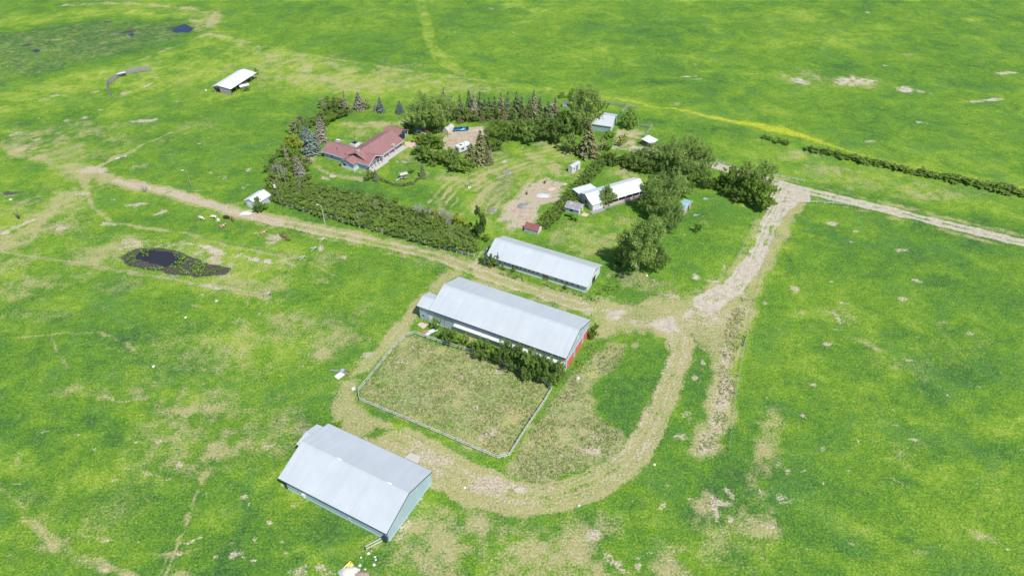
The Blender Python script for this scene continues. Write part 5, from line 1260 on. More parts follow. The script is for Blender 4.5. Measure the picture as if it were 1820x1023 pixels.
# ================================================================ CATTLE
def cow_mesh(lying=False, graze=True):
    """joints with radii, grown into one skin"""
    z = 1.05 if not lying else .48
    J = {'rump': ((-.95, 0, z + .02), (.27, .30)), 'loin': ((-.5, 0, z + .03), (.33, .36)), 'belly': ((-.05, 0, z - .03), (.38, .40)), 'chest': ((.45, 0, z), (.33, .39)), 'neck': ((.85, 0, z + .10), (.20, .25))}
    if graze and not lying: J['poll'] = ((1.25, .05, z - .35), (.14, .17)); J['muz'] = ((1.45, .08, z - .75), (.09, .10))
    else: J['poll'] = ((1.2, .1, z + .30), (.14, .17)); J['muz'] = ((1.52, .16, z + .12), (.09, .10))
    E = [('rump', 'loin'), ('loin', 'belly'), ('belly', 'chest'), ('chest', 'neck'), ('neck', 'poll'), ('poll', 'muz')]
    J['tail'] = ((-1.22, 0, z + .12), (.05, .05)); J['tail2'] = ((-1.28, .05, z - .45), (.035, .035)); E += [('rump', 'tail'), ('tail', 'tail2')]
    for s in (-1, 1):
        k = str(s)
        if lying:
            J['hf' + k] = ((-.7, s * .36, .28), (.15, .15)); J['hk' + k] = ((-.25, s * .46, .16), (.09, .09)); J['hh' + k] = ((-.7, s * .5, .08), (.06, .05))
            J['fs' + k] = ((.55, s * .26, .28), (.12, .12)); J['fk' + k] = ((.85, s * .30, .12), (.07, .07)); J['fh' + k] = ((.45, s * .36, .07), (.05, .05))
            E += [('rump', 'hf' + k), ('hf' + k, 'hk' + k), ('hk' + k, 'hh' + k), ('chest', 'fs' + k), ('fs' + k, 'fk' + k), ('fk' + k, 'fh' + k)]
        else:
            J['hs' + k] = ((-.78, s * .22, .72), (.15, .17)); J['hk' + k] = ((-1.0, s * .22, .42), (.07, .08)); J['hh' + k] = ((-.92, s * .22, .05), (.055, .06))
            J['fs' + k] = ((.55, s * .20, .66), (.11, .13)); J['fk' + k] = ((.55, s * .20, .38), (.065, .07)); J['fh' + k] = ((.56, s * .20, .05), (.055, .06))
            E += [('rump', 'hs' + k), ('hs' + k, 'hk' + k), ('hk' + k, 'hh' + k), ('chest', 'fs' + k), ('fs' + k, 'fk' + k), ('fk' + k, 'fh' + k)]
        p = J['poll'][0]; J['ear' + k] = ((p[0] - .05, p[1] + s * .24, p[2] + .05), (.05, .03)); E.append(('poll', 'ear' + k))
    ks = list(J); me = bpy.data.meshes.new('cow'); me.from_pydata([J[k][0] for k in ks], [(ks.index(a), ks.index(b)) for a, b in E], [])
    o = bpy.data.objects.new('cow', me); COL.objects.link(o)
    sk = o.modifiers.new('skin', 'SKIN'); 
    for v_, k in zip(me.skin_vertices[0].data, ks): v_.radius = J[k][1]; v_.use_root = k == 'belly'
    o.modifiers.new('sub', 'SUBSURF').levels = 1; o.modifiers['sub'].render_levels = 1
    dg = bpy.context.evaluated_depsgraph_get(); me2 = bpy.data.meshes.new_from_object(o.evaluated_get(dg)); bpy.data.objects.remove(o)
    for p in me2.polygons: p.use_smooth = True
    return me2
COWM = {}
for x, y, rz, m, lying, l_ in ((358.7, 391, -25, 'cow_cream', False, 'cream cow standing at the left end of the herd'), (381, 389, 170, 'cow_cream', False, 'pale cow standing behind another pale cow'), (388.5, 393, -65, 'cow_cream', True, 'pale cow lying in front of another pale cow'),
        (403.7, 389.5, 175, 'cow_pied_dark', False, 'black and white cow beside a brown one'), (414, 392.5, -60, 'cow_brown', False, 'brown cow right of the black and white cow'), (396, 403, 30, 'cow_pied', True, 'white backed brown cow lying apart below the herd'),
        (468, 415, 35, 'cow_pied', True, 'brown and white cow lying on a small bare patch'), (503.3, 421, 150, 'cow_brown', True, 'dark brown cow at the edge of the sandy patch, upper of the two'), (511.6, 427, -35, 'cow_brown', True, 'reddish cow lying right of the sandy patch, lower of the two')):
    key = (m, lying)
    if key not in COWM:
        base = cow_mesh(lying, True); base.materials.append(MATS[m]); COWM[key] = base
    o = bpy.data.objects.new('cow', COWM[key]); COL.objects.link(o); g = G(x, y); o.location = (g.x, g.y, .02); o.rotation_euler = (0, 0, R(rz)); o.scale = (.86, .98, .98)
    tag(o, l_, 'cow', 'cattle resting above the pond')

# ================================================================ VEGETATION
def leaf_mesh(name, m, pos, nrm, size, tint, aspect=1.0, seed=0, stretch=None):
    """many small leaf clumps: one bent quad each, at pos, facing about nrm"""
    r = np.random.default_rng(seed); N = len(pos)
    nrm = nrm + r.normal(0, .55, nrm.shape); nrm /= np.linalg.norm(nrm, axis=1, keepdims=True) + 1e-9
    a = r.normal(0, 1, (N, 3)) if stretch is None else stretch + r.normal(0, .15, (N, 3))
    a -= nrm * (a * nrm).sum(1, keepdims=True); a /= np.linalg.norm(a, axis=1, keepdims=True) + 1e-9
    b = np.cross(nrm, a)
    s = (size * r.uniform(.6, 1.4, N))[:, None] * .5
    q = aspect
    P = np.stack([pos - a * s * q - b * s * .35, pos - a * s * .1 * q + b * s * -1.0 + nrm * s * .25, pos + a * s * q + b * s * .3, pos + a * s * .1 * q + b * s + nrm * s * .25], 1)
    me = bpy.data.meshes.new(name)
    me.vertices.add(N * 4); me.vertices.foreach_set('co', P.astype(np.float32).ravel())
    me.loops.add(N * 4); me.polygons.add(N)
    me.polygons.foreach_set('loop_start', np.arange(0, N * 4, 4, dtype=np.int32)); me.loops.foreach_set('vertex_index', np.arange(N * 4, dtype=np.int32))
    me.update(calc_edges=True)
    at = me.attributes.new('tint', 'FLOAT', 'POINT'); at.data.foreach_set('value', np.repeat(np.clip(tint, 0, 1), 4).astype(np.float32))
    me.materials.append(MATS[m]); return me
def crown(seed, H, D, base=.18, n_cl=60, per=110, leaf=.34, m='leaf_green', shape='round', name='crown', lean=.0):
    r = np.random.default_rng(seed); cs = []
    # a few big boughs give the outline its bulges; clumps sit on and in them
    nb = 9 if shape == 'column' else (6 if D > 4 else 3)
    boughs = []
    for k in range(nb):
        a = 2 * PI * (k + r.uniform(0, .9)) / nb; rr = D * r.uniform(.16, .36)
        boughs.append((rr * math.cos(a), rr * math.sin(a), H * r.uniform(base + .2, .80), D * r.uniform(.14, .27), H * r.uniform(.13, .22)))
    boughs.append((D * r.uniform(-.08, .08), D * r.uniform(-.08, .08), H * .74, D * .22, H * .24)); boughs.append((0, 0, H * (base + .3), D * .33, H * .2))
    B = np.array(boughs)
    w_ = B[:, 3] ** 2 * B[:, 4]; w_ = w_ / w_.sum()
    for _ in range(n_cl):
        b = B[r.choice(len(B), p=w_)]; d = r.normal(0, 1, 3); d /= np.linalg.norm(d)
        if d[2] < -.3: d[2] *= -.6
        f = r.uniform(.45, 1.05)
        c = np.array([b[0] + d[0] * b[3] * f, b[1] + d[1] * b[3] * f, b[2] + d[2] * b[4] * f])
        if shape == 'column': c[:2] *= .8
        cs.append((c, D * r.uniform(.055, .12), r.uniform(0, 1)))
    pos, nr, ti = [], [], []
    for c, rad, tt in cs:
        n_ = int(per * r.uniform(.6, 1.4)); d = r.normal(0, 1, (n_, 3)); d /= np.linalg.norm(d, axis=1, keepdims=True)
        rr = rad * r.uniform(.15, 1.0, (n_, 1)); d2 = d * rr * np.array([.85, .85, .7])
        ax = np.array([c[0], c[1], H * .35 + r.uniform(-.2, .5) * H]); ax = ax / (np.linalg.norm(ax) + 1e-6); t_ = r.uniform(-.4, 1.5, (n_, 1)) * rad
        d2 = d2 * (1 - .35 * np.abs(t_) / (rad * 1.5)) + ax * t_
        pos.append(c + d2); nr.append(d * .7 + np.array([0, 0, .55])); ti.append(np.clip(tt * .65 + r.uniform(0, .45, n_), 0, 1))
    pos = np.concatenate(pos)
    k_ = (D / 2) / np.percentile(np.hypot(pos[:, 0], pos[:, 1]), 93); kz = H / np.percentile(pos[:, 2], 99.3)
    pos[:, :2] *= k_; pos[:, 2] *= kz; pos[:, 2] = np.clip(pos[:, 2], .15, None)
    cs = [(np.array([c[0][0] * k_, c[0][1] * k_, c[0][2] * kz]) * .92, c[1], c[2]) for c in cs]
    # stray twigs soften the edge
    return leaf_mesh(name, m, pos, np.concatenate(nr), leaf, np.concatenate(ti), seed=seed), [c[0] for c in cs]
def limbs(seed, H, D, cl, m='bark', n=9, r0=None):
    r = random.Random(seed); bm = BM(); r0 = r0 or max(.06, H * .022)
    tube(bm, [(0, 0, -.1), (r.uniform(-.1, .1), r.uniform(-.1, .1), H * .3), (r.uniform(-.3, .3), r.uniform(-.3, .3), H * .75)], [r0, r0 * .75, r0 * .2], 7)
    for k in range(n):
        c = cl[r.randrange(len(cl))]; z0 = H * r.uniform(.12, .5)
        tube(bm, [(0, 0, z0), (c[0] * .45, c[1] * .45, z0 + (c[2] - z0) * .6), (c[0], c[1], c[2])], [r0 * .45, r0 * .28, r0 * .08], 5)
    me = bpy.data.meshes.new('trunk'); bm.to_mesh(me); bm.free(); me.materials.append(MATS[m]); return me
def spruce_mesh(seed, H, D, m, sparse=1.0, name='crown'):
    r = np.random.default_rng(seed); pos, nr, ti, st = [], [], [], []
    z = H * .06
    while z < H * .985:
        f = 1 - z / H; rad = D / 2 * (f ** .85) * r.uniform(.82, 1.1); nb = max(5, int(15 * (f ** .5) * sparse))
        for k in range(nb):
            a = r.uniform(0, 2 * PI); L = rad * r.uniform(.75, 1.12); nn = max(3, int(L / .11)); t = np.linspace(.12, 1, nn)
            droop = -.28 * L * t ** 1.6 + .10 * L * t ** 4
            wv = .16 * L * (1 - t) + .05
            for rep in range(2):
                off = r.normal(0, 1, nn) * wv
                x = np.cos(a) * L * t - np.sin(a) * off; y = np.sin(a) * L * t + np.cos(a) * off
                pos.append(np.stack([x, y, z + droop + r.normal(0, .04, nn)], 1)); nr.append(np.tile([math.cos(a) * .35, math.sin(a) * .35, .8], (nn, 1)))
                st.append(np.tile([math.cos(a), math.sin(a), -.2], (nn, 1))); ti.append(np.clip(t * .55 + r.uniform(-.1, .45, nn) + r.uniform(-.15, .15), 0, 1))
        z += max(.16, H * .028) * r.uniform(.8, 1.2)
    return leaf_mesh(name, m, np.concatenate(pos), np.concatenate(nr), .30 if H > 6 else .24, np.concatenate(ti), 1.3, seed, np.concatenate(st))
def stick_mesh(seed, H, D, m, n=26, name='branches'):
    r = random.Random(seed); bm = BM()
    for k in range(n):
        a = r.uniform(0, 6.28); d = r.uniform(.15, .5) * D; h = H * r.uniform(.55, 1.0)
        p1 = Vector((math.cos(a) * d * .35, math.sin(a) * d * .35, h * .45)); p2 = Vector((math.cos(a) * d, math.sin(a) * d, h))
        tube(bm, [(r.uniform(-.2, .2), r.uniform(-.2, .2), 0), p1, p2], [.055, .04, .012], 4)
        for j in range(3):
            q = p1.lerp(p2, r.uniform(.2, .9)); tube(bm, [q, q + Vector((r.uniform(-.5, .5), r.uniform(-.5, .5), r.uniform(.2, .8)))], [.025, .008], 3)
    me = bpy.data.meshes.new(name); bm.to_mesh(me); bm.free(); me.materials.append(MATS[m]); return me
LIB = {}
def add_kind(kind, H, D, seeds, kw, trunk='bark', stem_n=9):
    L = []
    for s in seeds:
        cm, cl = crown(s, H, D, **kw); L.append((H, D, [('crown', cm), ('trunk', limbs(s, H, D, cl, trunk, stem_n))]))
    LIB[kind] = L
add_kind('cottonwood', 12, 11, (1, 2, 3, 4), dict(n_cl=190, per=105, leaf=.27, m='leaf_cottonwood', base=.0), 'bark_pale', 14)
add_kind('broadleaf', 8, 7, (11, 12, 13), dict(n_cl=110, per=110, leaf=.24, m='leaf_green', base=.02))
add_kind('dark_tree', 7, 6.5, (21, 22, 23), dict(n_cl=100, per=110, leaf=.24, m='leaf_dark', base=.0))
add_kind('olive_tree', 6, 5, (31, 32), dict(n_cl=70, per=95, leaf=.22, m='leaf_caragana', base=.0))
add_kind('caragana', 2.8, 3.6, (41, 42, 43, 44), dict(n_cl=46, per=60, leaf=.19, m='leaf_caragana', base=0), 'bark', 8)
add_kind('brown_shrub', 3.2, 3.6, (51, 52), dict(n_cl=36, per=42, leaf=.24, m='leaf_brown', base=0), 'bark_pale', 10)
add_kind('green_shrub', 2.6, 3.2, (61, 62), dict(n_cl=36, per=46, leaf=.24, m='leaf_bright', base=0), 'bark', 6)
add_kind('dark_shrub', 2.4, 3.0, (71, 72, 73), dict(n_cl=36, per=46, leaf=.22, m='leaf_dark', base=0), 'bark', 6)
add_kind('lime_shrub', 4, 4.5, (81, 82), dict(n_cl=44, per=50, leaf=.27, m='leaf_lime', base=0), 'bark', 6)
add_kind('green_bush', 3.2, 3.6, (91, 92), dict(n_cl=44, per=50, leaf=.26, m='leaf_green', base=0), 'bark', 6)
add_kind('poplar', 10, 3.0, (95,), dict(n_cl=110, per=80, leaf=.22, m='leaf_dark', base=-.14, shape='column'), 'bark_pale', 10)
def tk(H): 
    bm = BM(); tube(bm, [(0, 0, -.1), (0, 0, H * .96)], [H * .02, .02], 7); me = bpy.data.meshes.new('trunk'); bm.to_mesh(me); bm.free(); me.materials.append(MATS['bark']); return me
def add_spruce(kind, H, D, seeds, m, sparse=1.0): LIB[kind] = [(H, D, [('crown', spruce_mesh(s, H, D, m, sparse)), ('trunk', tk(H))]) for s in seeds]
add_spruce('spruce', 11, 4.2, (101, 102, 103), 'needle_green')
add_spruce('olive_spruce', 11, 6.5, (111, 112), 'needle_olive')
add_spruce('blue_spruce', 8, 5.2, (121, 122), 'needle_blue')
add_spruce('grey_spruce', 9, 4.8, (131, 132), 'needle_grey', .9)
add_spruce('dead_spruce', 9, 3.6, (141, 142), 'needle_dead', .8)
LIB['snag'] = [(8, 2.0, [('branches', stick_mesh(s, 8, 2.0, 'dead_branch', 14)), ('trunk', tk(8))]) for s in (151, 152)]
LIB['bare_shrub'] = [(3.4, 4.0, [('branches', stick_mesh(s, 3.4, 4.0, 'dead_branch', 46))]) for s in (161, 162, 163)]
cnt = {}
def plant(kind, g, H, D, label, cat, group=None, rz=None, name=None):
    L = LIB[kind]; k = cnt.get(kind, 0); cnt[kind] = k + 1
    H0, D0, parts = L[k % len(L)]
    t = thing(name or NAMES[kind], label, cat, (g.x, g.y, 0), rz if rz is not None else random.Random(k * 7 + 1).uniform(0, 6.28), group)
    t.scale = (D / D0, D / D0, H / H0)
    for nm, me in parts:
        o = bpy.data.objects.new(nm, me); COL.objects.link(o); o.parent = t
    return t
NAMES = dict(cottonwood='cottonwood_tree', broadleaf='broadleaf_tree', dark_tree='dense_tree', olive_tree='willow_tree', caragana='hedge_shrub', brown_shrub='lilac_shrub', green_shrub='shrub', dark_shrub='hedge_shrub', lime_shrub='willow_shrub', green_bush='bush', poplar='poplar_tree',
             spruce='spruce_tree', olive_spruce='spruce_tree', blue_spruce='blue_spruce', grey_spruce='spruce_tree', dead_spruce='dead_spruce', snag='dead_tree', bare_shrub='bare_shrub')
def T(kind, x, y, ty, wpx, label, cat='tree', group=None):
    """base point, top and width as measured in the photograph"""
    g = G(x, y); D = wpx * dist(x, y) / FPX; H = max(.6, height(x, y, ty) * .97)
    return plant(kind, g, H, D, label, cat, group)
# -- behind and beside the farmhouse
T('dead_spruce', 616, 199, 160, 13, 'brown dead spruce at the top of the left shelterbelt')
T('grey_spruce', 639, 194, 162, 24, 'grey green spruce right of the brown dead one')
T('brown_shrub', 652, 194, 177, 15, 'pinkish bare bush between two spruces at the top of the left belt', 'shrub')
T('grey_spruce', 669, 197, 184, 15, 'squat grey shrub left of a small blue spruce', 'shrub')
T('blue_spruce', 677, 199, 171, 17, 'slim blue spruce behind the upper lawn')
T('blue_spruce', 711.5, 201, 178, 19, 'lone small blue spruce on the grass behind the farmhouse')
for k, (x, y, ty, w_) in enumerate(((577, 192, 175, 22), (593, 190, 172, 22), (606, 190, 174, 20), (600, 202, 184, 20), (613, 203, 184, 18), (585, 204, 184, 20), (622, 200, 186, 14))):
    T('brown_shrub' if k % 2 == 0 else 'dark_tree', x, y, ty, w_, 'grey brown shrub in the upper part of the left shelterbelt', 'shrub', 'shrubs of the upper left shelterbelt')
for k, (x, y, ty, w_) in enumerate(((590, 216, 200, 18), (602, 210, 196, 18), (580, 224, 208, 16), (614, 206, 194, 16))):
    T('dark_tree' if k % 2 else 'broadleaf', x, y, ty, w_, 'dark green shrub along the inside of the left shelterbelt', 'shrub', 'dark shrubs inside the left belt')
for k, (x, y, ty, w_) in enumerate(((530, 226, 212, 22), (545, 228, 212, 22), (558, 222, 208, 20), (522, 238, 222, 20), (540, 240, 224, 22), (568, 212, 198, 20), (532, 216, 204, 16))):
    T('brown_shrub' if k % 3 == 0 else 'caragana', x, y, ty, w_, 'olive brown shrub on the outside of the left shelterbelt', 'shrub', 'olive shrubs outside the left belt')
T('grey_spruce', 572, 236, 203, 22, 'silvery half bare spruce at the head of the yard')
T('grey_spruce', 570, 252, 216, 26, 'grey green spruce right of the dark blue one')
T('blue_spruce', 555, 272, 223, 36, 'big dark blue spruce left of the farmhouse')
T('blue_spruce', 543, 246, 222, 22, 'smaller dark spruce behind the big dark blue one')
T('lime_shrub', 525, 262, 240, 28, 'large yellow green willow left of the big dark blue spruce', 'shrub')
T('lime_shrub', 540, 270, 250, 22, 'smaller yellow green willow under the dark blue spruce', 'shrub')
T('lime_shrub', 514, 254, 240, 16, 'small yellowish shrub at the back of the willow clump', 'shrub')
T('dead_spruce', 510, 284, 250, 9, 'narrow dead spruce in front of the willow clump')
for k, (x, y, ty) in enumerate(((497, 314, 281), (503, 318, 284), (490, 310, 288), (486, 318, 296), (512, 318, 292), (508, 326, 298))):
    T('snag', x, y, ty, 7, 'thin bare dead trunk in the left shelterbelt', 'dead tree', 'dead trunks of the left shelterbelt')
T('grey_spruce', 535, 318, 276, 26, 'grey half dead spruce at the corner of the shelterbelt')
T('snag', 535, 340, 318, 8, 'stump of a dead trunk below the half dead spruce', 'dead tree')
r3 = random.Random(9)
for x, y in ((493, 296), (506, 296), (520, 290), (530, 296), (545, 292), (486, 308), (500, 306), (516, 308), (528, 306), (545, 306), (482, 322), (494, 324), (507, 322), (520, 322), (532, 328), (478, 336), (490, 338), (504, 336), (518, 334), (548, 322), (500, 278), (512, 275), (525, 280), (488, 288), (535, 283), (508, 268)):
    T(r3.choice(('green_bush', 'green_bush', 'caragana', 'caragana', 'brown_shrub')), x + r3.uniform(-2, 2), y + r3.uniform(-1, 2), y - r3.uniform(10, 16), r3.uniform(16, 22), 'mixed green shrub in the lower left part of the shelterbelt', 'shrub', 'mixed shrubs of the lower left belt')
# -- long caragana belt behind the white fence
bot = [(487, 357), (560, 378), (610, 392), (700, 416), (780, 437), (842, 452)]
topl = [(500, 336), (560, 333), (640, 352), (700, 364), (770, 398), (850, 424)]
def lerp_line(P, t):
    s = t * (len(P) - 1); i = min(int(s), len(P) - 2); f = s - i
    return P[i][0] + (P[i + 1][0] - P[i][0]) * f, P[i][1] + (P[i + 1][1] - P[i][1]) * f
for i in range(34):
    for j in range(6):
        tt = (i + .5 * (j % 2) + r3.uniform(-.2, .2)) / 34; a = lerp_line(bot, min(1, max(0, tt))); b = lerp_line(topl, min(1, max(0, tt)))
        f = (j + r3.uniform(-.25, .25)) / 5.3; x, y = a[0] + (b[0] - a[0]) * f, a[1] + (b[1] - a[1]) * f
        kind = r3.choice(('caragana', 'caragana', 'caragana', 'caragana', 'green_bush'))
        if y < 342 and x > 700: continue
        g = G(x, y); plant(kind, g, r3.uniform(2.2, 3.1), r3.uniform(2.9, 4.0), 'olive green shrub in the long belt behind the white fence', 'shrub', 'shrubs of the long belt behind the white fence')
for k, (x, y, ty, w_) in enumerate(((742, 382, 362, 22), (752, 390, 366, 20), (770, 385, 368, 20), (788, 392, 370, 20), (800, 396, 372, 18), (765, 400, 384, 20), (798, 408, 385, 14), (748, 398, 384, 16), (640, 392, 374, 12), (670, 372, 356, 10))):
    T('bare_shrub', x, y, ty, w_, 'pale leafless shrub standing in the long belt', 'shrub', 'leafless shrubs of the long belt')
for k, (x, y, ty, w_) in enumerate(((775, 392, 374, 20), (812, 400, 380, 24), (824, 406, 388, 20), (790, 400, 384, 18), (760, 378, 366, 14))):
    T('lime_shrub', x, y, ty, w_, 'yellow green willow along the back of the long belt', 'shrub', 'yellow willows at the back of the long belt')
pt = T('dark_tree', 853.5, 428, 366, 21, 'tall narrow dark poplar at the right end of the long belt'); pt.name = 'poplar_tree'
T('dark_tree', 843, 420, 399, 22, 'dark bush at the foot of the narrow poplar', 'shrub')
T('green_bush', 865, 428, 415, 14, 'small green bush right of the narrow poplar', 'shrub')
T('dark_tree', 753, 397, 372, 12, 'narrow dark bush amid leafless shrubs in the long belt', 'shrub')
# -- broad trees between the farmhouse and the yard
T('cottonwood', 756, 237, 166, 60, 'large light green tree behind the cars beside the farmhouse')
T('cottonwood', 785, 232, 172, 48, 'light green tree right of the large one beside the farmhouse')
T('broadleaf', 768, 228, 186, 34, 'green tree filling the gap between the two large yard trees')
T('dark_tree', 729, 236, 213, 22, 'dark bush left of the parked cars', 'shrub')
T('dark_tree', 775, 236, 214, 20, 'dark bush under the large yard trees', 'shrub')
T('lime_shrub', 748, 255, 236, 24, 'bright yellow green tree in front of the parked cars')
T('broadleaf', 765, 262, 236, 34, 'green tree at the left edge of the dirt yard')
T('broadleaf', 782, 262, 242, 24, 'smaller green tree touching the dirt yard')
T('dark_tree', 742, 274, 262, 22, 'dark low bush standing in for a shadow beside the pink paved walk', 'shrub')  # dark foliage added in place of a tree shadow, no bush grows here
T('broadleaf', 756, 280, 258, 32, 'mid green tree between the walk and the lawn')
T('green_bush', 772, 293, 269, 30, 'bright green rounded bush at the edge of the lawn', 'shrub')
T('green_bush', 790, 290, 270, 22, 'green bush left of the brownish yard shrubs', 'shrub')
T('olive_tree', 803, 293, 264, 28, 'brownish shrub below the camper', 'shrub')
T('green_bush', 806, 302, 285, 26, 'low green bush at the front of the yard shrubs, left of two', 'shrub')
T('green_bush', 825, 304, 284, 28, 'low green bush at the front of the yard shrubs, right of two', 'shrub')
T('green_bush', 837, 298, 282, 22, 'small bush behind the pole on the lawn', 'shrub')
T('olive_spruce', 855, 288, 229, 42, 'large olive spruce overhanging the camper')
T('olive_spruce', 838, 292, 252, 34, 'shorter olive spruce hiding the end of the camper')
T('olive_spruce', 866, 290, 256, 26, 'small olive spruce right of the large one by the camper')
T('broadleaf', 884, 256, 212, 38, 'tall green tree behind the snag beside the lawn')
T('broadleaf', 874, 264, 226, 30, 'green tree right of the olive spruces')
T('broadleaf', 899, 252, 224, 26, 'green tree left of the sparse brown one')
T('dark_tree', 885, 266, 250, 22, 'low dark bush above the curved lawn edge', 'shrub')
T('snag', 873, 278, 259, 6, 'pale bare trunk at the edge of the lawn by the olive spruces', 'dead tree')
T('olive_tree', 914, 250, 200, 34, 'sparse brown leaved tree behind the curved lawn')
T('dark_tree', 942, 252, 212, 38, 'dense round green tree, leftmost of three above the lawn')
T('dark_tree', 966, 250, 206, 38, 'dense round green tree, middle of three above the lawn')
T('dark_tree', 990, 254, 212, 38, 'dense round green tree, rightmost of three above the lawn')
T('broadleaf', 1006, 240, 200, 38, 'green tree left of the tall cottonwood')
T('cottonwood', 1037, 234, 152, 58, 'tallest light green cottonwood at the top of the yard')
T('cottonwood', 1028, 214, 156, 34, 'slim cottonwood behind the tallest one')
T('dark_tree', 1022, 240, 205, 34, 'dark tree at the foot of the tallest cottonwood')
T('broadleaf', 1062, 222, 178, 30, 'green tree covering the left end of the machine shed roof')
T('olive_spruce', 1044, 276, 213, 46, 'big broad spruce at the corner of the lawn')
T('olive_tree', 1013, 272, 238, 32, 'rounded olive bush left of the big broad spruce', 'shrub')
T('brown_shrub', 1068, 270, 244, 16, 'grey leafless looking bush right of the big broad spruce', 'shrub')
T('dark_shrub', 1078, 268, 254, 15, 'small dark bush below the machine shed', 'shrub')
T('green_shrub', 1082, 245, 233, 22, 'bright green shrub against the wall of the machine shed', 'shrub')
T('green_bush', 1117, 228, 196, 28, 'bright green round tree right of the machine shed')
T('dark_shrub', 999, 173, 165, 14, 'small dark bush behind the corral, left of two', 'shrub')
T('dark_shrub', 1013, 174, 166, 12, 'small dark bush behind the corral, right of two', 'shrub')
T('lime_shrub', 1105, 258, 238, 18, 'thin pale shrub on the bare ground below the machine shed', 'shrub')
# -- spruce row
row = [(791, 198, 155, 11, 'dead_spruce'), (805, 206, 168, 14, 'grey_spruce'), (819, 211, 166, 15, 'spruce'), (835, 210, 158, 15, 'spruce'), (843, 212, 163, 12, 'grey_spruce'), (854, 210, 160, 14, 'spruce'), (862, 213, 176, 14, 'spruce'), (870, 212, 171, 14, 'spruce'),
       (880, 213, 167, 14, 'spruce'), (891, 212, 161, 15, 'dead_spruce'), (903, 213, 161, 16, 'spruce'), (918, 214, 161, 18, 'spruce'), (927, 214, 168, 15, 'spruce'), (940, 214, 174, 14, 'spruce'), (948, 215, 159, 16, 'dead_spruce'), (959, 214, 170, 14, 'spruce'), (974, 214, 178, 14, 'spruce'), (986, 206, 172, 11, 'dead_spruce')]
WORD = ['leftmost', 'second', 'third', 'fourth', 'fifth', 'sixth', 'seventh', 'eighth', 'ninth', 'tenth', 'eleventh', 'twelfth', 'thirteenth', 'fourteenth', 'fifteenth', 'sixteenth', 'seventeenth', 'rightmost']
for k, (x, y, ty, w_, kd) in enumerate(row):
    look = {'dead_spruce': 'bare brown spruce', 'grey_spruce': 'thin grey spruce', 'spruce': 'narrow dark green spruce'}[kd]
    T(kd, x, y, ty, w_ + 8, f'{look}, {WORD[k]} in the row behind the yard', 'tree', 'spruces of the row behind the yard')
for k in range(17):
    x = 808 + k * 9.6 + r3.uniform(-2, 2); y = 214 + r3.uniform(-1, 4)
    T('olive_spruce' if k % 2 else 'olive_tree', x, y, y - r3.uniform(16, 30), r3.uniform(14, 20), 'low olive undergrowth along the foot of the spruce row', 'shrub', 'undergrowth below the spruce row')
# -- low curved hedge in the garden
for k, (x, y) in enumerate(((672, 317), (678, 320), (684, 323), (690, 325.5), (697, 327.5), (704, 329), (711, 330), (718, 330), (725, 329), (731, 327), (737, 324.5), (742, 321), (747, 318))):
    g = G(x, y); plant('dark_shrub' if k % 2 else 'brown_shrub', g, 1.0, 1.7, 'low clipped shrub of the curved garden hedge', 'shrub', 'low shrubs of the curved garden hedge')
T('olive_tree', 658, 319, 303, 20, 'dark rounded bush at the corner of the farmhouse patio', 'shrub')
T('spruce', 669, 321, 300, 13, 'small dark conifer beside the patio corner')
T('spruce', 752, 315, 289, 15, 'small spruce at the right end of the curved hedge')
T('green_bush', 732, 307, 301, 10, 'little green bush right of the garden swing', 'shrub')
# -- dark straight hedge
hd = [(967, 404), (985, 384), (1003, 365), (1020, 345), (1037, 326), (1052, 308), (1066, 294), (1077, 282)]
for i in range(30):
    x, y = lerp_line(hd, i / 29)
    for s in (-1, 1):
        g = G(x, y); g.x += s * 1.1 + r3.uniform(-.3, .3); g.y += r3.uniform(-.4, .4)
        plant(r3.choice(('dark_shrub', 'dark_shrub', 'green_bush')), g, r3.uniform(1.7, 2.4), r3.uniform(2.6, 3.4), 'dark green shrub of the straight hedge beside the bare garden', 'shrub', 'shrubs of the straight dark hedge')
T('green_shrub', 1019, 388, 380, 24, 'low bright green bush in front of the shed with the peeling roof', 'shrub')
# -- trees around the bunkhouse and right hand grove
T('cottonwood', 1079, 366, 330, 28, 'light green tree in front of the bunkhouse porch')
T('cottonwood', 1156, 336, 311, 20, 'small pale tree against the right end of the bunkhouse roof')
for a in ((1089, 292, 272, 24, 'first'), (1104, 293, 276, 20, 'second'), (1117, 298, 276, 24, 'third'), (1133, 304, 280, 26, 'fourth'), (1148, 308, 284, 24, 'fifth'), (1172, 312, 288, 22, 'sixth')):
    T('dark_tree', *a[:4], f'dark bush above the bunkhouse, {a[4]} from the straight hedge', 'shrub')
for x, y, ty, w_, l_ in ((1135, 294, 262, 36, 'pale green cottonwood above the left end of the bunkhouse'), (1164, 292, 256, 36, 'pale cottonwood behind the bunkhouse roof'), (1188, 304, 246, 46, 'tall pale cottonwood right of the tiny white shelter'),
        (1220, 300, 248, 46, 'tall pale cottonwood nearest the upper drive'), (1245, 308, 262, 36, 'pale cottonwood at the right end of the grove'), (1214, 328, 284, 44, 'pale cottonwood in the middle of the grove'), (1238, 322, 290, 30, 'small cottonwood at the right edge of the grove'),
        (1152, 378, 325, 42, 'wide cottonwood right of the bunkhouse porch'), (1180, 366, 308, 46, 'tall cottonwood right of the bunkhouse'), (1203, 352, 312, 40, 'cottonwood behind the small pale blue roofed shed'), (1166, 392, 350, 34, 'cottonwood on the lawn edge below the bunkhouse'), (1190, 414, 356, 38, 'dark trunked cottonwood left of the small pale blue shed'),
        (1134, 480, 384, 72, 'largest spreading cottonwood beside the upper barn'), (1108, 472, 420, 40, 'lower left side cottonwood of the large spreading clump'), (1168, 482, 436, 36, 'lower right side cottonwood of the large spreading clump'), (1150, 450, 392, 40, 'cottonwood behind the largest spreading one')):
    T('cottonwood', x, y, ty, w_, l_)
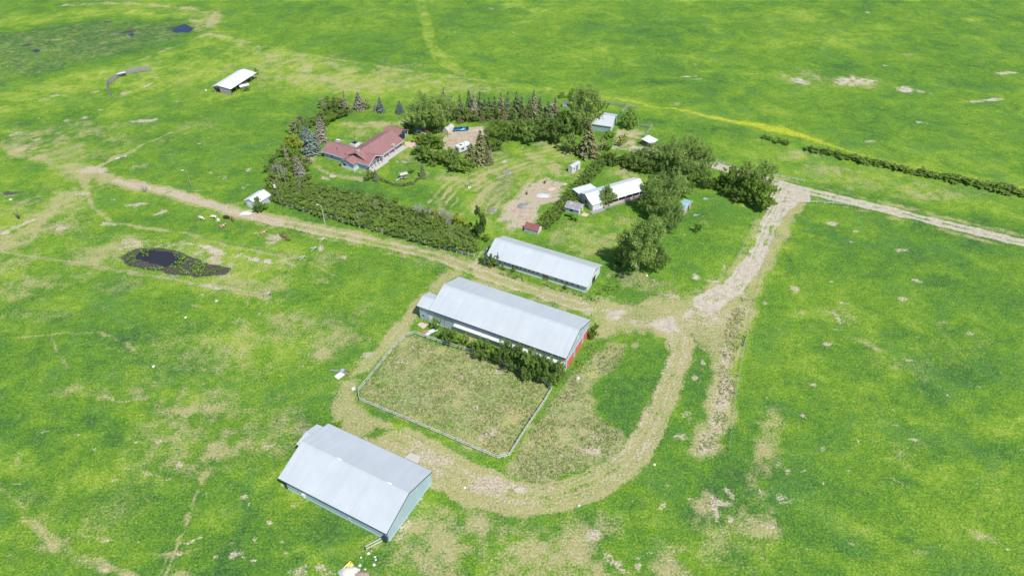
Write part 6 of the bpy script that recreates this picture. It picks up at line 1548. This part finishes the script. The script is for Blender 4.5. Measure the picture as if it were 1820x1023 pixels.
for x, y, ty, w_, l_ in ((1200, 312, 288, 26, 'dark bush in the heart of the grove'), (1255, 334, 308, 24, 'dark bush at the right foot of the grove'), (1222, 342, 320, 20, 'dark low bush behind the small pale blue roofed shed'), (1098, 476, 452, 26, 'dark bush at the left foot of the largest spreading cottonwood')):
    T('dark_tree', x, y, ty, w_, l_, 'shrub')
T('green_bush', 1239, 413, 398, 13, 'tiny lone tree on the lawn right of the grove')
for x, y, ty, w_, l_ in ((1300, 342, 298, 40, 'broad green tree, left of the clump beside the road junction'), (1322, 336, 290, 36, 'green tree at the back of the clump beside the road junction'), (1345, 352, 290, 44, 'tallest green tree of the clump beside the road junction'), (1328, 358, 310, 36, 'green tree at the front of the clump beside the road junction'),
        (1360, 374, 328, 32, 'green tree at the lower right tip of the clump beside the junction'), (1277, 334, 312, 26, 'small green tree at the left end of the clump beside the junction')):
    T('cottonwood' if ty < 295 else 'broadleaf', x, y, ty, w_, l_)
for x, y, ty, w_, l_ in ((1290, 346, 328, 22, 'dark bush under the left trees beside the junction'), (1312, 358, 336, 24, 'dark bush under the middle trees beside the junction'), (1340, 366, 342, 24, 'dark bush under the right trees beside the junction')):
    T('dark_tree', x, y, ty, w_, l_, 'shrub')
# -- hedgerow at the far right
K = 2.842
for k, (x, y, w_) in enumerate(((450, 124, 24), (478, 132, 18), (518, 142, 36), (559, 155, 24), (672, 182, 36), (706, 190, 36), (740, 195, 36), (776, 202, 34), (808, 208, 30), (850, 219, 50), (878, 224, 28), (918, 236, 44), (954, 240, 44), (1006, 254, 36), (1036, 258, 36), (1088, 270, 44), (1125, 280, 46), (1162, 287, 42), (1228, 300, 44), (1268, 308, 44), (1308, 316, 40), (1370, 328, 46), (1410, 336, 46), (1450, 343, 44), (1485, 350, 40), (1545, 362, 50), (1590, 372, 50), (1640, 382, 52), (1690, 392, 54), (1740, 402, 50))):
    T('green_bush' if k % 2 else 'dark_shrub', 1200 + x / K, 200 + (y + 8) / K, 200 + (y - 14) / K, w_ / K * 1.45, 'dark shrub in the hedgerow crossing the right hand pasture', 'shrub', 'shrubs of the far right hedgerow')
# -- bushes along the barns
for x, y, ty, w_, kd, l_ in ((775, 586, 564, 17, 'green_shrub', 'bright green bush beside the white tank of the middle barn'), (799, 612, 582, 26, 'dark_tree', 'dark bush against the middle barn, nearest its door'), (822, 616, 597, 24, 'green_bush', 'low green bush between dark ones along the middle barn'), (842, 622, 606, 18, 'green_bush', 'small green bush halfway along the middle barn'),
        (856, 637, 599, 30, 'dark_tree', 'dark bush halfway along the middle barn'), (877, 640, 618, 24, 'green_bush', 'green bush right of halfway along the middle barn'), (898, 650, 605, 36, 'dark_tree', 'tall dark bush at the start of the thicket by the middle barn'), (921, 662, 616, 36, 'dark_tree', 'tall dark bush in the thicket by the middle barn'), (943, 668, 618, 36, 'dark_tree', 'dark brownish bush in the thicket by the middle barn'),
        (934, 672, 640, 30, 'dark_tree', 'low dark bush at the front of the thicket'), (960, 676, 632, 30, 'dark_tree', 'dark bush near the right end of the thicket'), (978, 682, 634, 38, 'dark_tree', 'last dark bush of the thicket beside the paddock corner'), (993, 672, 644, 24, 'dark_tree', 'dark bush touching the red doored gable corner'),
        (1054, 602, 576, 17, 'green_bush', 'round bright green bush behind the red doors'), (864, 470, 438, 13, 'blue_spruce', 'narrow dark conifer at the left end of the upper barn'), (874, 474, 452, 20, 'dark_shrub', 'dark bush at the left end of the upper barn'), (885, 472, 447, 9, 'blue_spruce', 'second narrow conifer at the left end of the upper barn'),
        (601, 762, 751, 22, 'green_shrub', 'low green bush behind the nearest barn'), (463, 376, 352, 22, 'dark_tree', 'round dark bush in front of the white garage'), (857, 470, 459, 12, 'dark_shrub', 'little dark reddish bush left of the upper barn'), (455, 132, 122, 10, 'dark_shrub', 'small bush behind the open cattle shed'), (440, 162, 154, 10, 'green_bush', 'weedy bush in front of the open cattle shed'),
        (912, 483, 474, 8, 'dark_shrub', 'little bush against the wall of the upper barn'), (1006, 514, 504, 8, 'dark_shrub', 'tiny bush near the right end of the upper barn wall'), (894, 480, 470, 7, 'dark_shrub', 'tiny bush near the left end of the upper barn wall')):
    T(kd, x, y, ty, w_, l_, 'shrub' if kd != 'blue_spruce' else 'tree')

# ---- weeds and grass nobody could count
def inside(px, py, poly_):
    c = False; j = len(poly_) - 1
    for i in range(len(poly_)):
        xi, yi = poly_[i]; xj, yj = poly_[j]
        if (yi > py) != (yj > py) and px < (xj - xi) * (py - yi) / (yj - yi) + xi: c = not c
        j = i
    return c
def weeds(name, label, regions, dens, m, hmin, hmax, size, seed, clump=6):
    r = np.random.default_rng(seed); pos, nr, ti, st = [], [], [], []
    for pts in regions:
        P = [tuple(G(*p))[:2] for p in pts]; x0 = min(p[0] for p in P); x1 = max(p[0] for p in P); y0 = min(p[1] for p in P); y1 = max(p[1] for p in P)
        n_ = int((x1 - x0) * (y1 - y0) * dens); X = r.uniform(x0, x1, n_); Y = r.uniform(y0, y1, n_)
        keep = vnoise(X, Y, 3.2, 91) * .6 + vnoise(X, Y, 1.1, 92) * .4 > .47
        for x, y in zip(X[keep], Y[keep]):
            if not inside(x, y, P): continue
            k = clump; h = r.uniform(hmin, hmax); d = r.normal(0, 1, (k, 3)) * [.16, .16, 0]
            z = r.uniform(.15, 1, k) * h; q = np.stack([x + d[:, 0], y + d[:, 1], z], 1)
            pos.append(q); nr.append(np.stack([d[:, 0] * 3, d[:, 1] * 3, np.full(k, .6)], 1)); ti.append(np.clip(r.uniform(0, 1) * .6 + r.uniform(0, .4, k), 0, 1)); st.append(np.tile([0, 0, 1.], (k, 1)))
    me = leaf_mesh(name, m, np.concatenate(pos), np.concatenate(nr), size, np.concatenate(ti), 1.5, seed, np.concatenate(st) + r.normal(0, .4, (sum(len(a) for a in pos), 3)))
    o = bpy.data.objects.new(name, me); COL.objects.link(o); tag(o, label, 'weeds'); o['kind'] = 'stuff'; return o
STR = [(1312, 530), (1328, 530), (1320, 590), (1308, 640), (1306, 700), (1290, 760), (1262, 808), (1235, 805), (1250, 770), (1272, 735), (1278, 680), (1280, 620), (1295, 570)]
weeds('dry_weeds', 'straw coloured weeds in the paddock and round the gravel strip', [PAD, SCR, STR], 1.5, 'weed_straw', .12, .35, .2, 5)
weeds('green_weeds', 'green weeds scattered through the paddock and scrub', [PAD, SCR, STR], 1.2, 'weed_green', .1, .3, .2, 6)
weeds('sage_weeds', 'grey green sage and thistles in the scrub', [SCR, [(1095, 495), (1200, 500), (1240, 520), (1190, 535), (1110, 520)], [(640, 445), (760, 458), (790, 475), (720, 470)], STR], .35, 'weed_sage', .2, .5, .2, 7)
weeds('reeds', 'green reeds growing in the shallow end of the cattle pond', [[(310, 452), (345, 462), (380, 472), (410, 480), (350, 491), (300, 482)], [(250, 446), (270, 442), (276, 452), (256, 458)], [(232, 472), (300, 478), (296, 484), (238, 478)], [(224, 460), (240, 450), (244, 466), (232, 472)]], 3.0, 'weed_green', .4, 1.0, .3, 8)
weeds('wall_weeds', 'tall weeds growing along the barn walls', [[(888, 482), (1040, 527), (1043, 534), (885, 488)], [(1010, 662), (1052, 606), (1062, 618), (1030, 668)], [(772, 582), (1000, 668), (995, 690), (765, 598)], [(1045, 528), (1090, 490), (1100, 512), (1060, 540)]], 1.6, 'weed_green', .3, .9, .28, 9)
